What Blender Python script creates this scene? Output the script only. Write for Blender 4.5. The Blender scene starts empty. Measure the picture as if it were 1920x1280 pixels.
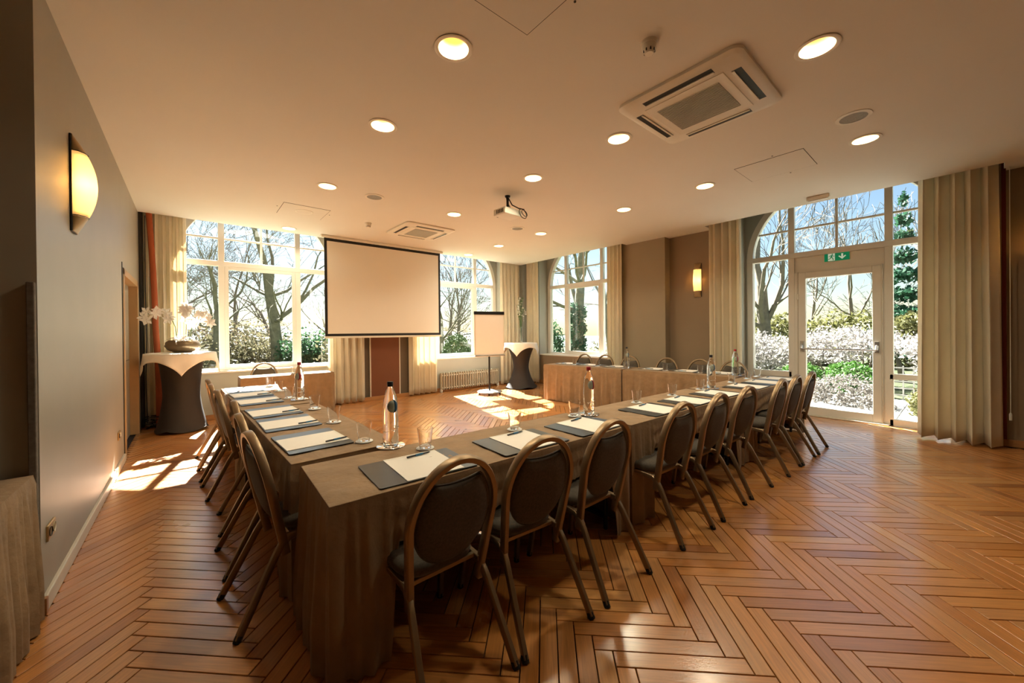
import bpy, bmesh, math, random
import numpy as np
from math import sin, cos, pi, sqrt, radians
from mathutils import Vector, Matrix

random.seed(7)
SC = bpy.context.scene
COL = SC.collection

# ------------------------------------------------------------------ camera
YAW, PITCH, ROLL, CAMH = radians(40.131), radians(.2377), radians(-.573), 1.45
_f = Vector((sin(YAW)*cos(PITCH), cos(YAW)*cos(PITCH), -sin(PITCH)))
_s = Vector((cos(YAW), -sin(YAW), 0)); _u = _s.cross(_f)
_r = cos(ROLL)*_s + sin(ROLL)*_u
_t = -sin(ROLL)*_s + cos(ROLL)*_u
cam = bpy.data.cameras.new('camera')
cam.sensor_width = 36; cam.lens = 713.3/1920*36; cam.shift_y = -14.88/1920
cam.clip_start = .05; cam.clip_end = 400
camo = bpy.data.objects.new('camera', cam); COL.objects.link(camo)
camo.matrix_world = Matrix(((_r.x, _t.x, -_f.x, 0), (_r.y, _t.y, -_f.y, 0), (_r.z, _t.z, -_f.z, CAMH), (0, 0, 0, 1)))
SC.camera = camo

# ------------------------------------------------------------------ sky, sun, exposure
SUN_DIR = Vector((.21, 1, 1.04)).normalized()          # towards the sun
W = bpy.data.worlds.new('sky'); SC.world = W; W.use_nodes = True
nt = W.node_tree; nt.nodes.clear()
sky = nt.nodes.new('ShaderNodeTexSky'); sky.sky_type = 'NISHITA'; sky.sun_disc = False
sky.sun_elevation = math.asin(SUN_DIR.z); sky.sun_rotation = math.atan2(SUN_DIR.x, SUN_DIR.y)
sky.air_density = 1.2; sky.dust_density = .5; sky.ozone_density = 1.8
bg = nt.nodes.new('ShaderNodeBackground'); bg.inputs[1].default_value = .108
wo = nt.nodes.new('ShaderNodeOutputWorld')
nt.links.new(sky.outputs[0], bg.inputs[0]); nt.links.new(bg.outputs[0], wo.inputs[0])
sl = bpy.data.lights.new('sun', 'SUN'); sl.energy = 38; sl.angle = radians(.6); sl.color = (1, .95, .88)
so = bpy.data.objects.new('sun', sl); COL.objects.link(so)
so.rotation_euler = (-SUN_DIR).to_track_quat('-Z', 'Y').to_euler(); so.location = (0, 30, 30)
vs = SC.view_settings
vs.view_transform = 'Standard'; vs.look = 'None'; vs.gamma = 1; vs.use_curve_mapping = False
vs.exposure = .84
DOWNLIGHT_W = 46
SCONCE_EMIT = .3

# ------------------------------------------------------------------ materials
MATS = {}
def mat(name, col, rough=.6, metal=0, spec=.5, noise=None, bump=None, coat=0, emit=None, sheen=0, trans=0, ior=1.45, island=0, coords='Object', translucent=0):
    """procedural principled: noise=(scale, amount[, stretch]) colour grain, bump=(scale, strength[, distance])"""
    if name in MATS: return MATS[name]
    m = bpy.data.materials.new(name); m.use_nodes = True
    n = m.node_tree.nodes; L = m.node_tree.links
    b = n['Principled BSDF']
    b.inputs['Base Color'].default_value = (*col, 1); b.inputs['Roughness'].default_value = rough
    b.inputs['Metallic'].default_value = metal; b.inputs['Specular IOR Level'].default_value = spec
    b.inputs['Coat Weight'].default_value = coat; b.inputs['Coat Roughness'].default_value = .15
    b.inputs['Sheen Weight'].default_value = sheen
    b.inputs['Transmission Weight'].default_value = trans; b.inputs['IOR'].default_value = ior
    if emit:
        b.inputs['Emission Color'].default_value = (*emit[0], 1); b.inputs['Emission Strength'].default_value = emit[1]
    tc = n.new('ShaderNodeTexCoord')
    if noise or island:
        mp = n.new('ShaderNodeMapping'); L.new(tc.outputs[coords], mp.inputs[0])
        if noise and len(noise) > 2: mp.inputs['Scale'].default_value = noise[2]
        nz = n.new('ShaderNodeTexNoise'); nz.inputs['Scale'].default_value = noise[0] if noise else 5
        nz.inputs['Detail'].default_value = 5; L.new(mp.outputs[0], nz.inputs[0])
        mr = n.new('ShaderNodeMapRange'); a = noise[1] if noise else 0
        mr.inputs[1].default_value = .25; mr.inputs[2].default_value = .75
        mr.inputs[3].default_value = 1-a; mr.inputs[4].default_value = 1+a
        L.new(nz.outputs[0], mr.inputs[0])
        hs = n.new('ShaderNodeHueSaturation'); hs.inputs['Color'].default_value = (*col, 1)
        val = mr.outputs[0]
        if island:
            g = n.new('ShaderNodeNewGeometry'); m2 = n.new('ShaderNodeMapRange')
            m2.inputs[3].default_value = 1-island; m2.inputs[4].default_value = 1+island
            L.new(g.outputs['Random Per Island'], m2.inputs[0])
            mu = n.new('ShaderNodeMath'); mu.operation = 'MULTIPLY'
            L.new(val, mu.inputs[0]); L.new(m2.outputs[0], mu.inputs[1]); val = mu.outputs[0]
        L.new(val, hs.inputs['Value']); L.new(hs.outputs[0], b.inputs['Base Color'])
    if bump:
        nb = n.new('ShaderNodeTexNoise'); nb.inputs['Scale'].default_value = bump[0]; nb.inputs['Detail'].default_value = 4
        L.new(tc.outputs[coords], nb.inputs[0])
        bp = n.new('ShaderNodeBump'); bp.inputs['Strength'].default_value = bump[1]
        bp.inputs['Distance'].default_value = bump[2] if len(bump) > 2 else .002
        L.new(nb.outputs[0], bp.inputs['Height']); L.new(bp.outputs[0], b.inputs['Normal'])
    if translucent:
        tl = n.new('ShaderNodeBsdfTranslucent'); tl.inputs[0].default_value = (*col, 1)
        mx = n.new('ShaderNodeMixShader'); mx.inputs[0].default_value = translucent
        L.new(b.outputs[0], mx.inputs[1]); L.new(tl.outputs[0], mx.inputs[2]); L.new(mx.outputs[0], n['Material Output'].inputs[0])
    MATS[name] = m
    return m

def mat_pane(name, tint=(1, 1, 1), refl=.6, ior=1.45):
    m = bpy.data.materials.new(name); m.use_nodes = True
    n = m.node_tree.nodes; L = m.node_tree.links; n.clear()
    tr = n.new('ShaderNodeBsdfTransparent'); tr.inputs[0].default_value = (*tint, 1)
    gl = n.new('ShaderNodeBsdfGlossy'); gl.inputs['Roughness'].default_value = .02
    lw = n.new('ShaderNodeLayerWeight'); lw.inputs[0].default_value = .5
    pw = n.new('ShaderNodeMath'); pw.operation = 'POWER'; pw.inputs[1].default_value = 5; L.new(lw.outputs['Facing'], pw.inputs[0])
    fr = n.new('ShaderNodeMath'); fr.operation = 'MULTIPLY_ADD'; fr.inputs[1].default_value = .9; fr.inputs[2].default_value = .05; L.new(pw.outputs[0], fr.inputs[0])
    mu = n.new('ShaderNodeMath'); mu.operation = 'MULTIPLY'; mu.inputs[1].default_value = refl
    mx = n.new('ShaderNodeMixShader'); o = n.new('ShaderNodeOutputMaterial')
    L.new(fr.outputs[0], mu.inputs[0]); L.new(mu.outputs[0], mx.inputs[0])
    L.new(tr.outputs[0], mx.inputs[1]); L.new(gl.outputs[0], mx.inputs[2]); L.new(mx.outputs[0], o.inputs[0])
    MATS[name] = m
    return m

def mat_floor():
    m = bpy.data.materials.new('oak_boards'); m.use_nodes = True
    n = m.node_tree.nodes; L = m.node_tree.links; b = n['Principled BSDF']
    oi = n.new('ShaderNodeObjectInfo'); g = n.new('ShaderNodeNewGeometry')
    ad = n.new('ShaderNodeMath'); ad.operation = 'ADD'
    L.new(oi.outputs['Random'], ad.inputs[0]); L.new(g.outputs['Random Per Island'], ad.inputs[1])
    frc = n.new('ShaderNodeMath'); frc.operation = 'FRACT'; L.new(ad.outputs[0], frc.inputs[0])
    cr = n.new('ShaderNodeValToRGB'); cr.color_ramp.interpolation = 'LINEAR'
    e = cr.color_ramp.elements
    e[0].position = 0; e[0].color = (.37, .13, .030, 1); e[1].position = 1; e[1].color = (.62, .29, .085, 1)
    for p, c in ((.25, (.52, .20, .045, 1)), (.55, (.58, .24, .060, 1)), (.8, (.46, .195, .066, 1))):
        x = cr.color_ramp.elements.new(p); x.color = c
    L.new(frc.outputs[0], cr.inputs[0])
    uv = n.new('ShaderNodeUVMap')
    cb = n.new('ShaderNodeCombineXYZ'); m10 = n.new('ShaderNodeMath'); m10.operation = 'MULTIPLY'; m10.inputs[1].default_value = 37.
    L.new(frc.outputs[0], m10.inputs[0]); L.new(m10.outputs[0], cb.inputs[0]); L.new(m10.outputs[0], cb.inputs[1])
    va = n.new('ShaderNodeVectorMath'); va.operation = 'ADD'; L.new(uv.outputs[0], va.inputs[0]); L.new(cb.outputs[0], va.inputs[1])
    mp = n.new('ShaderNodeMapping'); mp.inputs['Scale'].default_value = (5, 90, 1); L.new(va.outputs[0], mp.inputs[0])
    nz = n.new('ShaderNodeTexNoise'); nz.inputs['Scale'].default_value = 1; nz.inputs['Detail'].default_value = 6; nz.inputs['Distortion'].default_value = .6
    L.new(mp.outputs[0], nz.inputs[0])
    mr = n.new('ShaderNodeMapRange'); mr.inputs[1].default_value = .3; mr.inputs[2].default_value = .7; mr.inputs[3].default_value = .80; mr.inputs[4].default_value = 1.12
    L.new(nz.outputs[0], mr.inputs[0])
    hs = n.new('ShaderNodeHueSaturation'); L.new(cr.outputs[0], hs.inputs['Color']); L.new(mr.outputs[0], hs.inputs['Value'])
    L.new(hs.outputs[0], b.inputs['Base Color'])
    n2 = n.new('ShaderNodeTexNoise'); n2.inputs['Scale'].default_value = 2.2; n2.inputs['Detail'].default_value = 4
    tc = n.new('ShaderNodeTexCoord'); gp = n.new('ShaderNodeNewGeometry'); L.new(gp.outputs['Position'], n2.inputs[0])
    rr = n.new('ShaderNodeMapRange'); rr.inputs[1].default_value = .3; rr.inputs[2].default_value = .7; rr.inputs[3].default_value = .27; rr.inputs[4].default_value = .39
    L.new(n2.outputs[0], rr.inputs[0]); L.new(rr.outputs[0], b.inputs['Roughness'])
    b.inputs['Specular IOR Level'].default_value = .6; b.inputs['Coat Weight'].default_value = 1.0; b.inputs['Coat Roughness'].default_value = .19
    bp = n.new('ShaderNodeBump'); bp.inputs['Strength'].default_value = .08; bp.inputs['Distance'].default_value = .0006
    L.new(nz.outputs[0], bp.inputs['Height']); L.new(bp.outputs[0], b.inputs['Normal'])
    return m

M_WALL = mat('taupe_paint', (.33, .295, .235), .42, noise=(3, .04), bump=(160, .12, .001))
M_WALLB = mat('brown_paint', (.25, .175, .105), .6, noise=(3, .04), bump=(160, .1, .001))
M_RUST = mat('rust_brown_paint', (.17, .058, .021), .6, noise=(3, .05))
M_REVEAL = mat('grey_green_paint', (.42, .42, .36), .6, noise=(3, .04))
M_CEIL = mat('ceiling_plaster', (.69, .65, .57), .8, noise=(1.3, .02))
M_WHITE = mat('cream_gloss_paint', (.78, .74, .66), .35, noise=(4, .03))
M_OFFW = mat('offwhite_plastic', (.74, .70, .60), .45, noise=(4, .02))
M_TRIMW = mat('oak_skirting', (.40, .18, .06), .4, noise=(8, .15, (1, 1, 8)))
M_BASE = mat('painted_skirting', (.62, .56, .46), .35, noise=(6, .05))
M_JAMB = mat('tan_jamb', (.42, .26, .12), .5, noise=(5, .06))
M_BLACK = mat('black_paint', (.012, .012, .012), .45, noise=(9, .1))
M_DARK = mat('dark_metal', (.03, .03, .03), .35, metal=.6, noise=(9, .1))
M_SUB = mat('dark_joint', (.03, .015, .006), .9, noise=(9, .1))
M_CURT = mat('cream_curtain', (.88, .79, .61), .85, sheen=.2, noise=(6, .05), bump=(300, .1, .001), translucent=.35)
M_CURTRED = mat('rust_curtain_lining', (.36, .085, .028), .85, noise=(6, .08))
M_CLOTH = mat('taupe_linen', (.275, .17, .085), .8, sheen=.1, noise=(9, .16), bump=(18, .6, .012))
M_WCLOTH = mat('white_linen', (.82, .77, .68), .85, noise=(9, .04), bump=(14, .2, .004))
M_STRETCH = mat('black_stretch_fabric', (.018, .013, .010), .7, sheen=.03, noise=(9, .1))
M_FAB = mat('brown_chair_fabric', (.075, .058, .041), .9, sheen=.1, noise=(90, .3), bump=(300, .3, .001))
M_BRONZE = mat('bronze_tube', (.30, .21, .125), .38, metal=.75, noise=(12, .1))
M_RUBBER = mat('black_rubber', (.012, .012, .012), .7, noise=(9, .1))
M_PAD = mat('charcoal_leatherette', (.045, .05, .052), .33, noise=(40, .1), bump=(300, .1, .001))
M_PAPER = mat('notepaper', (.82, .77, .70), .7, noise=(5, .015))
M_PEN = mat('black_pen', (.015, .015, .02), .3, noise=(9, .1))
M_BLUE = mat('blue_clip', (.03, .16, .32), .35, noise=(9, .1))
M_STEEL = mat('brushed_steel', (.55, .55, .55), .3, metal=.9, noise=(30, .06))
M_BOWL = mat('bronze_bowl', (.22, .16, .095), .35, metal=.6, noise=(9, .1))
M_SCREEN = mat('screen_fabric', (.80, .77, .69), .8, noise=(2, .01))
M_COASTER = mat('white_coaster', (.80, .78, .74), .6, noise=(20, .05))
M_MIRROR = mat('mirror_coaster', (.85, .85, .84), .12, metal=.9, noise=(20, .03))
M_BRASS = mat('brass', (.52, .36, .16), .35, metal=.8, noise=(12, .08))
M_GLASS = mat_pane('window_glass', (.98, 1, .99), .7, 1.45)
M_TUMBLER = mat('tumbler_glass', (.98, .98, .98), .01, trans=1, ior=1.42, noise=(9, 0))
M_BOTTLE = mat('bottle_glass', (.97, .98, .98), .02, trans=1, ior=1.30, noise=(9, .0))
M_FLOOR = mat_floor()

# ------------------------------------------------------------------ mesh helpers
class MB:
    def __init__(s): s.v = []; s.f = []; s.uv = None
    def add(s, vs, fs):
        o = len(s.v); s.v += [tuple(p) for p in vs]; s.f += [tuple(i+o for i in q) for q in fs]; return s
    def box(s, x0, x1, y0, y1, z0, z1, M=None):
        p = [(x0,y0,z0),(x1,y0,z0),(x1,y1,z0),(x0,y1,z0),(x0,y0,z1),(x1,y0,z1),(x1,y1,z1),(x0,y1,z1)]
        if M is not None: p = [tuple(M @ Vector(q)) for q in p]
        return s.add(p, [(3,2,1,0),(4,5,6,7),(0,1,5,4),(1,2,6,5),(2,3,7,6),(3,0,4,7)])
    def tube(s, path, r=.01, n=8, prof=None, caps=True, closed=False, up=None):
        P = [Vector(p) for p in path]; N = len(P)
        if prof is None: prof = [(cos(2*pi*k/n), sin(2*pi*k/n)) for k in range(n)]
        n = len(prof)
        rs = r if isinstance(r, (list, tuple)) else [r]*N
        T = []
        for i in range(N):
            a = P[(i-1) % N] if closed else P[max(i-1, 0)]; b = P[(i+1) % N] if closed else P[min(i+1, N-1)]
            t = (b-a); T.append(t.normalized() if t.length > 1e-9 else Vector((0, 0, 1)))
        u = Vector(up) if up else (Vector((0, 0, 1)) if abs(T[0].z) < .9 else Vector((1, 0, 0)))
        u = (u - T[0]*u.dot(T[0])).normalized(); vs = []
        for i in range(N):
            u = (u - T[i]*u.dot(T[i])).normalized(); w = T[i].cross(u)
            vs += [P[i] + (u*a + w*b)*rs[i] for a, b in prof]
        fs = []
        for i in range(N if closed else N-1):
            j = (i+1) % N
            for k in range(n):
                l = (k+1) % n; fs.append((i*n+k, i*n+l, j*n+l, j*n+k))
        if caps and not closed: fs += [tuple(range(n))[::-1], tuple((N-1)*n+k for k in range(n))]
        return s.add(vs, fs)
    def lathe(s, prof, n=24, c=(0, 0, 0), cap0=False, cap1=False):
        vs = []; fs = []
        for r, z in prof: vs += [(c[0]+r*cos(2*pi*k/n), c[1]+r*sin(2*pi*k/n), c[2]+z) for k in range(n)]
        for i in range(len(prof)-1):
            for k in range(n):
                l = (k+1) % n; fs.append((i*n+k, i*n+l, (i+1)*n+l, (i+1)*n+k))
        if cap0: fs.append(tuple(range(n))[::-1])
        if cap1: fs.append(tuple((len(prof)-1)*n+k for k in range(n)))
        return s.add(vs, fs)
    def grid(s, fn, nu, nv, cu=False):
        vs = [fn(i/(nu if cu else nu-1), j/(nv-1)) for j in range(nv) for i in range(nu)]
        fs = []
        for j in range(nv-1):
            for i in range(nu if cu else nu-1):
                k = (i+1) % nu; fs.append((j*nu+i, j*nu+k, (j+1)*nu+k, (j+1)*nu+i))
        return s.add(vs, fs)
    def prism(s, pts, fn):
        """pts: closed 2D outline; fn(u, v, side 0/1) -> 3D"""
        n = len(pts)
        vs = [fn(u, v, 0) for u, v in pts] + [fn(u, v, 1) for u, v in pts]
        fs = [tuple(range(n))[::-1], tuple(range(n, 2*n))] + [(i, (i+1) % n, n+(i+1) % n, n+i) for i in range(n)]
        return s.add(vs, fs)
    def build(s, name, m, parent=None, smooth=False, bevel=0, solid=0, seg=2, sub=0):
        me = bpy.data.meshes.new(name); me.from_pydata(s.v, [], s.f)
        bm = bmesh.new(); bm.from_mesh(me); bmesh.ops.recalc_face_normals(bm, faces=bm.faces); bm.to_mesh(me); bm.free()
        if smooth:
            me.polygons.foreach_set('use_smooth', [True]*len(me.polygons))
            if smooth != 2: me.set_sharp_from_angle(angle=radians(50))
        me.materials.append(m)
        o = bpy.data.objects.new(name, me); COL.objects.link(o)
        if parent: o.parent = parent
        if solid:
            d = o.modifiers.new('thickness', 'SOLIDIFY'); d.thickness = solid; d.offset = 0
        if bevel:
            d = o.modifiers.new('bevel', 'BEVEL'); d.width = bevel; d.segments = seg; d.limit_method = 'ANGLE'; d.harden_normals = False
        if sub:
            d = o.modifiers.new('subdivision', 'SUBSURF'); d.levels = sub; d.render_levels = sub
        return o

SQ = [(.75,1),(-.75,1),(-1,.75),(-1,-.75),(-.75,-1),(.75,-1),(1,-.75),(1,.75)]   # softened square profile

def empty(name, loc=(0, 0, 0), rz=0):
    o = bpy.data.objects.new(name, None); COL.objects.link(o); o.location = loc; o.rotation_euler = (0, 0, rz)
    o.empty_display_size = .1
    return o
def tag(o, label, cat, group=None, kind=None):
    o['label'] = label; o['category'] = cat
    if group: o['group'] = group
    if kind: o['kind'] = kind
    return o
def struct(o, label, cat): return tag(o, label, cat, kind='structure')
def kids(o): return [c for c in COL.objects if c.parent == o]
def copy_tree(o, parent=None):
    c = o.copy(); COL.objects.link(c); c.parent = parent
    for k in CHILD.get(o.name, ()): 
        d = copy_tree(k, c)
        CHILD.setdefault(c.name, []).append(d)
    return c
CHILD = {}
def register(o):
    """remember the parts of a prototype so copies are quick"""
    for k in [c for c in bpy.data.objects if c.parent == o]:
        CHILD.setdefault(o.name, []).append(k); register(k)
def place(o, loc, rz=0): o.location = loc; o.rotation_euler = (0, 0, rz); return o
ORD = ['first', 'second', 'third', 'fourth', 'fifth', 'sixth', 'seventh', 'eighth', 'ninth']

# ------------------------------------------------------------------ room measures (metres)
CE = 3.35; ROOF = 4.4
XL, YB, XR = -.61, 8.28, 7.58         # left wall, back wall, right wall faces
XRW, YBW = 7.97, 8.50                 # window planes
CXE, CYE = 7.2, 8.13                  # edges of the lowered ceiling
SPR, RO = 2.71, 1.28                  # arch spring height, opening half width

# ---- floor: herringbone boards
LB, WB = .575, .0825
fl = MB().box(-3.6, 8.0, -4.2, 8.5, -.06, -.022).build('floor', M_SUB)
struct(fl, 'orange oak herringbone parquet floor', 'floor')
R2 = sqrt(.5)
def board_mesh(gap=.005):
    l, w, t, b = LB/2-gap/2, WB/2-gap/2, .022, .0016
    v = [(-l,-w,-t),(l,-w,-t),(l,w,-t),(-l,w,-t),(-l,-w,-b),(l,-w,-b),(l,w,-b),(-l,w,-b),(-l+b,-w+b,0),(l-b,-w+b,0),(l-b,w-b,0),(-l+b,w-b,0)]
    f = [(0,1,5,4),(1,2,6,5),(2,3,7,6),(3,0,4,7),(4,5,9,8),(5,6,10,9),(6,7,11,10),(7,4,8,11),(8,9,10,11)]
    return v, f
BV, BF = board_mesh()
boards = []
u0, v0 = .0467, 2.0-WB
for m_ in range(-8, 12):
    for k in range(-110, 110):
        du, dv = m_*(LB+WB)+k*WB, m_*(LB-WB)-k*WB
        for typ in (0, 1):
            if typ == 0: uc, vc, ang = u0+du+LB/2, v0+dv+WB/2, -pi/4
            else: uc, vc, ang = u0+du+LB+WB/2, v0+dv+LB/2, pi/4
            x, y = (uc+vc)*R2, (vc-uc)*R2
            if not (-3.4 < x < 7.98 and -3.9 < y < 8.45): continue
            if x < XL-.1 and y > 3.35: continue
            if x > 7.72 and not .1 < y < 2.6: continue
            boards.append((x, y, ang))
def in_view(x, y):
    d = Vector((x, y, -CAMH)); z = d.dot(_f)
    if z < .3: return None
    px, py = 960+713.3*d.dot(_r)/z, 625.1-713.3*d.dot(_t)/z
    if -60 < px < 1980 and py < 1320: return z
    return None
sc_b = []
for b in boards:
    z = in_view(b[0], b[1])
    if z is not None and b[0] < XL-.05 and b[1] > 3.0: z = None
    if z is not None and .75 < b[0] < 6.4 and 1.75 < b[1] < 2.2: z = None
    sc_b.append((z if z is not None else 1e6, b))
sc_b.sort(key=lambda q: q[0])
bme = bpy.data.meshes.new('floor_board'); bme.from_pydata(BV, [], BF); bme.materials.append(M_FLOOR)
uvl = bme.uv_layers.new(name='UVMap')
for lp in bme.loops: co = bme.vertices[lp.vertex_index].co; uvl.data[lp.index].uv = (co.x, co.y)
for z, (x, y, a) in sc_b[:300]:
    o = bpy.data.objects.new('floor_board', bme); COL.objects.link(o); o.parent = fl
    o.location = (x, y, random.uniform(-.0007, .0003)); o.rotation_euler = (0, 0, a)
rest = sc_b[300:]
base = np.array(BV); vsb = []; fsb = []; uvs = []
for i, (z, (x, y, a)) in enumerate(rest):
    c, s_ = cos(a), sin(a)
    p = np.stack([base[:, 0]*c-base[:, 1]*s_+x, base[:, 0]*s_+base[:, 1]*c+y, base[:, 2]+random.uniform(-.0007, .0003)], 1)
    vsb.append(p); fsb += [tuple(q+i*12 for q in f) for f in BF]; uvs.append(base[:, :2]+np.array([[random.random()*5, random.random()*5]]))
vsb = np.concatenate(vsb); uvs = np.concatenate(uvs)
me = bpy.data.meshes.new('floor_boards'); me.from_pydata(vsb.tolist(), [], fsb); me.materials.append(M_FLOOR)
ul = me.uv_layers.new(name='UVMap'); li = np.empty(len(me.loops), dtype=np.int32); me.loops.foreach_get('vertex_index', li)
ul.data.foreach_set('uv', uvs[li].ravel())
fr = bpy.data.objects.new('floor_boards', me); COL.objects.link(fr); fr.parent = fl; fr['kind'] = 'stuff'

# ---- ceiling with round holes for the downlights
LX = [1.36, 3.25, 5.20]; LY = [.63, 2.19, 3.42, 5.27, 6.59, 7.80]
LIGHTS = [(LX[i], LY[j]) for i in range(3) for j in range(6) if not (i == 0 and j == 0) and not (i == 1 and j >= 4)]
HR = .105
cb = MB()
gx = sorted([-3.6, CXE]+[x+d for x in LX for d in (-.18, .18)]); gy = sorted([-4.2, CYE]+[y+d for y in LY for d in (-.18, .18)])
for i in range(len(gx)-1):
    for j in range(len(gy)-1):
        x0, x1, y0, y1 = gx[i], gx[i+1], gy[j], gy[j+1]; cx, cy = (x0+x1)/2, (y0+y1)/2
        if any(abs(cx-a)+abs(cy-b) < .01 for a, b in LIGHTS):
            n = 32; ring = []; sq = []
            for k in range(n):
                t = 2*pi*k/n+pi/n*0; c, s_ = cos(t), sin(t); q = .18/max(abs(c), abs(s_))
                ring.append((cx+HR*c, cy+HR*s_, CE)); sq.append((cx+q*c, cy+q*s_, CE))
            cb.add(ring+sq, [(k, (k+1) % n, n+(k+1) % n, n+k) for k in range(n)])
        else: cb.add([(x0,y0,CE),(x1,y0,CE),(x1,y1,CE),(x0,y1,CE)], [(0,1,2,3)])
cb.box(CXE, CXE+.012, -.32, 3.05, CE, CE+.16); cb.box(CXE, CXE+.012, 4.80, CYE, CE, CE+.16); cb.box(-3.6, CXE+.012, CYE, CYE+.012, CE, CE+.16)
cb.box(CXE, XR+.1, -4.2, -.32, CE, CE+.16); cb.box(CXE, XR+.1, 3.05, 4.80, CE, CE+.16)
cb.box(-3.6, CXE, -4.2, CYE, CE+.155, CE+.16)
ceil = cb.build('ceiling', M_CEIL); struct(ceil, 'lowered white plaster ceiling with recessed fittings', 'ceiling')
bmc = bmesh.new(); bmc.from_mesh(ceil.data); bmesh.ops.remove_doubles(bmc, verts=bmc.verts, dist=1e-5); bmc.to_mesh(ceil.data); bmc.free()
struct(MB().box(-3.9, 8.4, -4.5, 8.9, ROOF, ROOF+.1).build('roof', M_CEIL), 'flat roof slab above the lowered ceiling', 'roof')
# access hatches: thin frames sitting flush under the ceiling
def hatch(x0, x1, y0, y1, label):
    t = empty('access_hatch', ((x0+x1)/2, (y0+y1)/2, CE))
    w, h = (x1-x0)/2, (y1-y0)/2
    MB().box(-w, w, -h, h, -.004, -.0005).build('hatch_panel', M_CEIL, t, bevel=.002)
    g = MB()
    for a in (-1, 1):
        g.box(a*w-.004, a*w+.004, -h-.004, h+.004, -.0025, 0); g.box(-w, w, a*h-.004, a*h+.004, -.0025, 0)
    g.build('shadow_gap', M_SUB, t)
    for a in (-1, 1):
        k = MB(); k.lathe([(.008, -.003), (.008, 0)], 10, (a*(w+.05), -h*.2, 0), cap0=True); k.build('latch', M_DARK, t)
    tag(t, label, 'hatch', 'ceiling hatches')
hatch(4.94, 5.53, 1.08, 1.74, 'flush ceiling access hatch between the large air unit and the garden door')
hatch(1.03, 1.66, 1.20, 1.79, 'flush ceiling access hatch at the top edge of the picture')
hatch(1.04, 1.66, 6.29, 6.90, 'flush ceiling access hatch around the downlight near the window')

# ---- walls
def arch_wall(name, m, fn, ext0, ext1, openings, top, reveal=None):
    """wall along axis u from ext0..ext1, with arched openings [(centre, sill)]; fn(u, depth01, z)->3D"""
    b = MB(); N = 24
    def blk(pts): b.prism(pts, lambda u, z, s_: fn(u, s_, z))
    ops = sorted(openings); cur = ext0
    for c, sill in ops:
        blk([(cur, 0), (c-RO, 0), (c-RO, top), (cur, top)])
        if sill > 0: blk([(c-RO, 0), (c+RO, 0), (c+RO, sill), (c-RO, sill)])
        for k in range(N):
            a, e = pi-pi*k/N, pi-pi*(k+1)/N
            blk([(c+RO*cos(a), SPR+RO*sin(a)), (c+RO*cos(e), SPR+RO*sin(e)), (c+RO*cos(e), top), (c+RO*cos(a), top)])
        cur = c+RO
    blk([(cur, 0), (ext1, 0), (ext1, top), (cur, top)])
    return b.build(name, m)
W1C, W2C, W3C, DC = 1.02, 5.25, 6.48, 1.31
RW = RO+.04
def rect_wall(name, m, fn, ext0, ext1, openings, top):
    b = MB()
    def blk(pts): b.prism(pts, lambda u, z, s_: fn(u, s_, z))
    cur = ext0
    for c, sill in sorted(openings):
        blk([(cur, 0), (c-RW, 0), (c-RW, top), (cur, top)])
        if sill > 0: blk([(c-RW, 0), (c+RW, 0), (c+RW, sill), (c-RW, sill)])
        cur = c+RW
    blk([(cur, 0), (ext1, 0), (ext1, top), (cur, top)])
    return b.build(name, m)
wb_ = struct(rect_wall('wall_back', M_REVEAL, lambda u, s_, z: (u, YB+s_*.175, z), -1.2, 8.1, [(W1C, .79), (W2C, .79)], ROOF), 'rear wall with two arched windows behind the screen', 'wall')
arch_wall('arched_skin', M_REVEAL, lambda u, s_, z: (u, YBW-.045+s_*.17, z), -1.2, 8.2, [(W1C, .79), (W2C, .79)], ROOF).parent = wb_
wr_ = struct(rect_wall('wall_right', M_WALLB, lambda u, s_, z: (XR+s_*.345, u, z), -4.2, 8.45, [(W3C, .79), (DC, 0)], ROOF), 'brown side wall with arched window and garden door', 'wall')
arch_wall('arched_skin', M_REVEAL, lambda u, s_, z: (XRW-.045+s_*.19, u, z), -4.2, 8.62, [(W3C, .79), (DC, 0)], ROOF).parent = wr_
for c, lo in ((W3C, .79), (DC, 0)):
    for s_ in (-1, 1):
        y = c+s_*RW; MB().box(XR, XR+.345, min(y, y-s_*.006), max(y, y-s_*.006), lo, ROOF).build('reveal_lining', M_REVEAL, wr_)
MB().box(XR-.006, XR, 7.77, 8.28, 0, ROOF).build('corner_panel', M_REVEAL, wr_); MB().box(XR-.006, XR, 2.60, 2.75, 0, ROOF).build('side_panel', M_REVEAL, wr_)
p_ = MB().box(7.385, XR, 3.91, 5.1, 0, ROOF).build('pier', mat('brown_taupe_paint', (.29, .225, .145), .6, noise=(3, .04))); struct(p_, 'taupe wall pier left of the right wall lamp', 'wall pier')
pb = empty('panel_pier', (3.27, YB, 0)); struct(pb, 'brown wall pier below the projection screen with rust centre panel', 'wall pier')
MB().box(-.93, .66, -.03, 0, 0, ROOF).build('backing', mat('dark_brown_paint', (.11, .08, .05), .6, noise=(3, .04)), pb)
MB().box(-.32, .32, -.055, -.03, 0, ROOF).build('rust_panel', M_RUST, pb)
for s_ in (-1, 1): MB().box(s_*.33-.012, s_*.33+.012, -.062, -.03, 0, ROOF).build('edge_strip', M_BASE, pb)
MB().box(-.93, .66, -.07, -.056, 0, .085).build('skirting', M_TRIMW, pb, bevel=.004)
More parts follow.
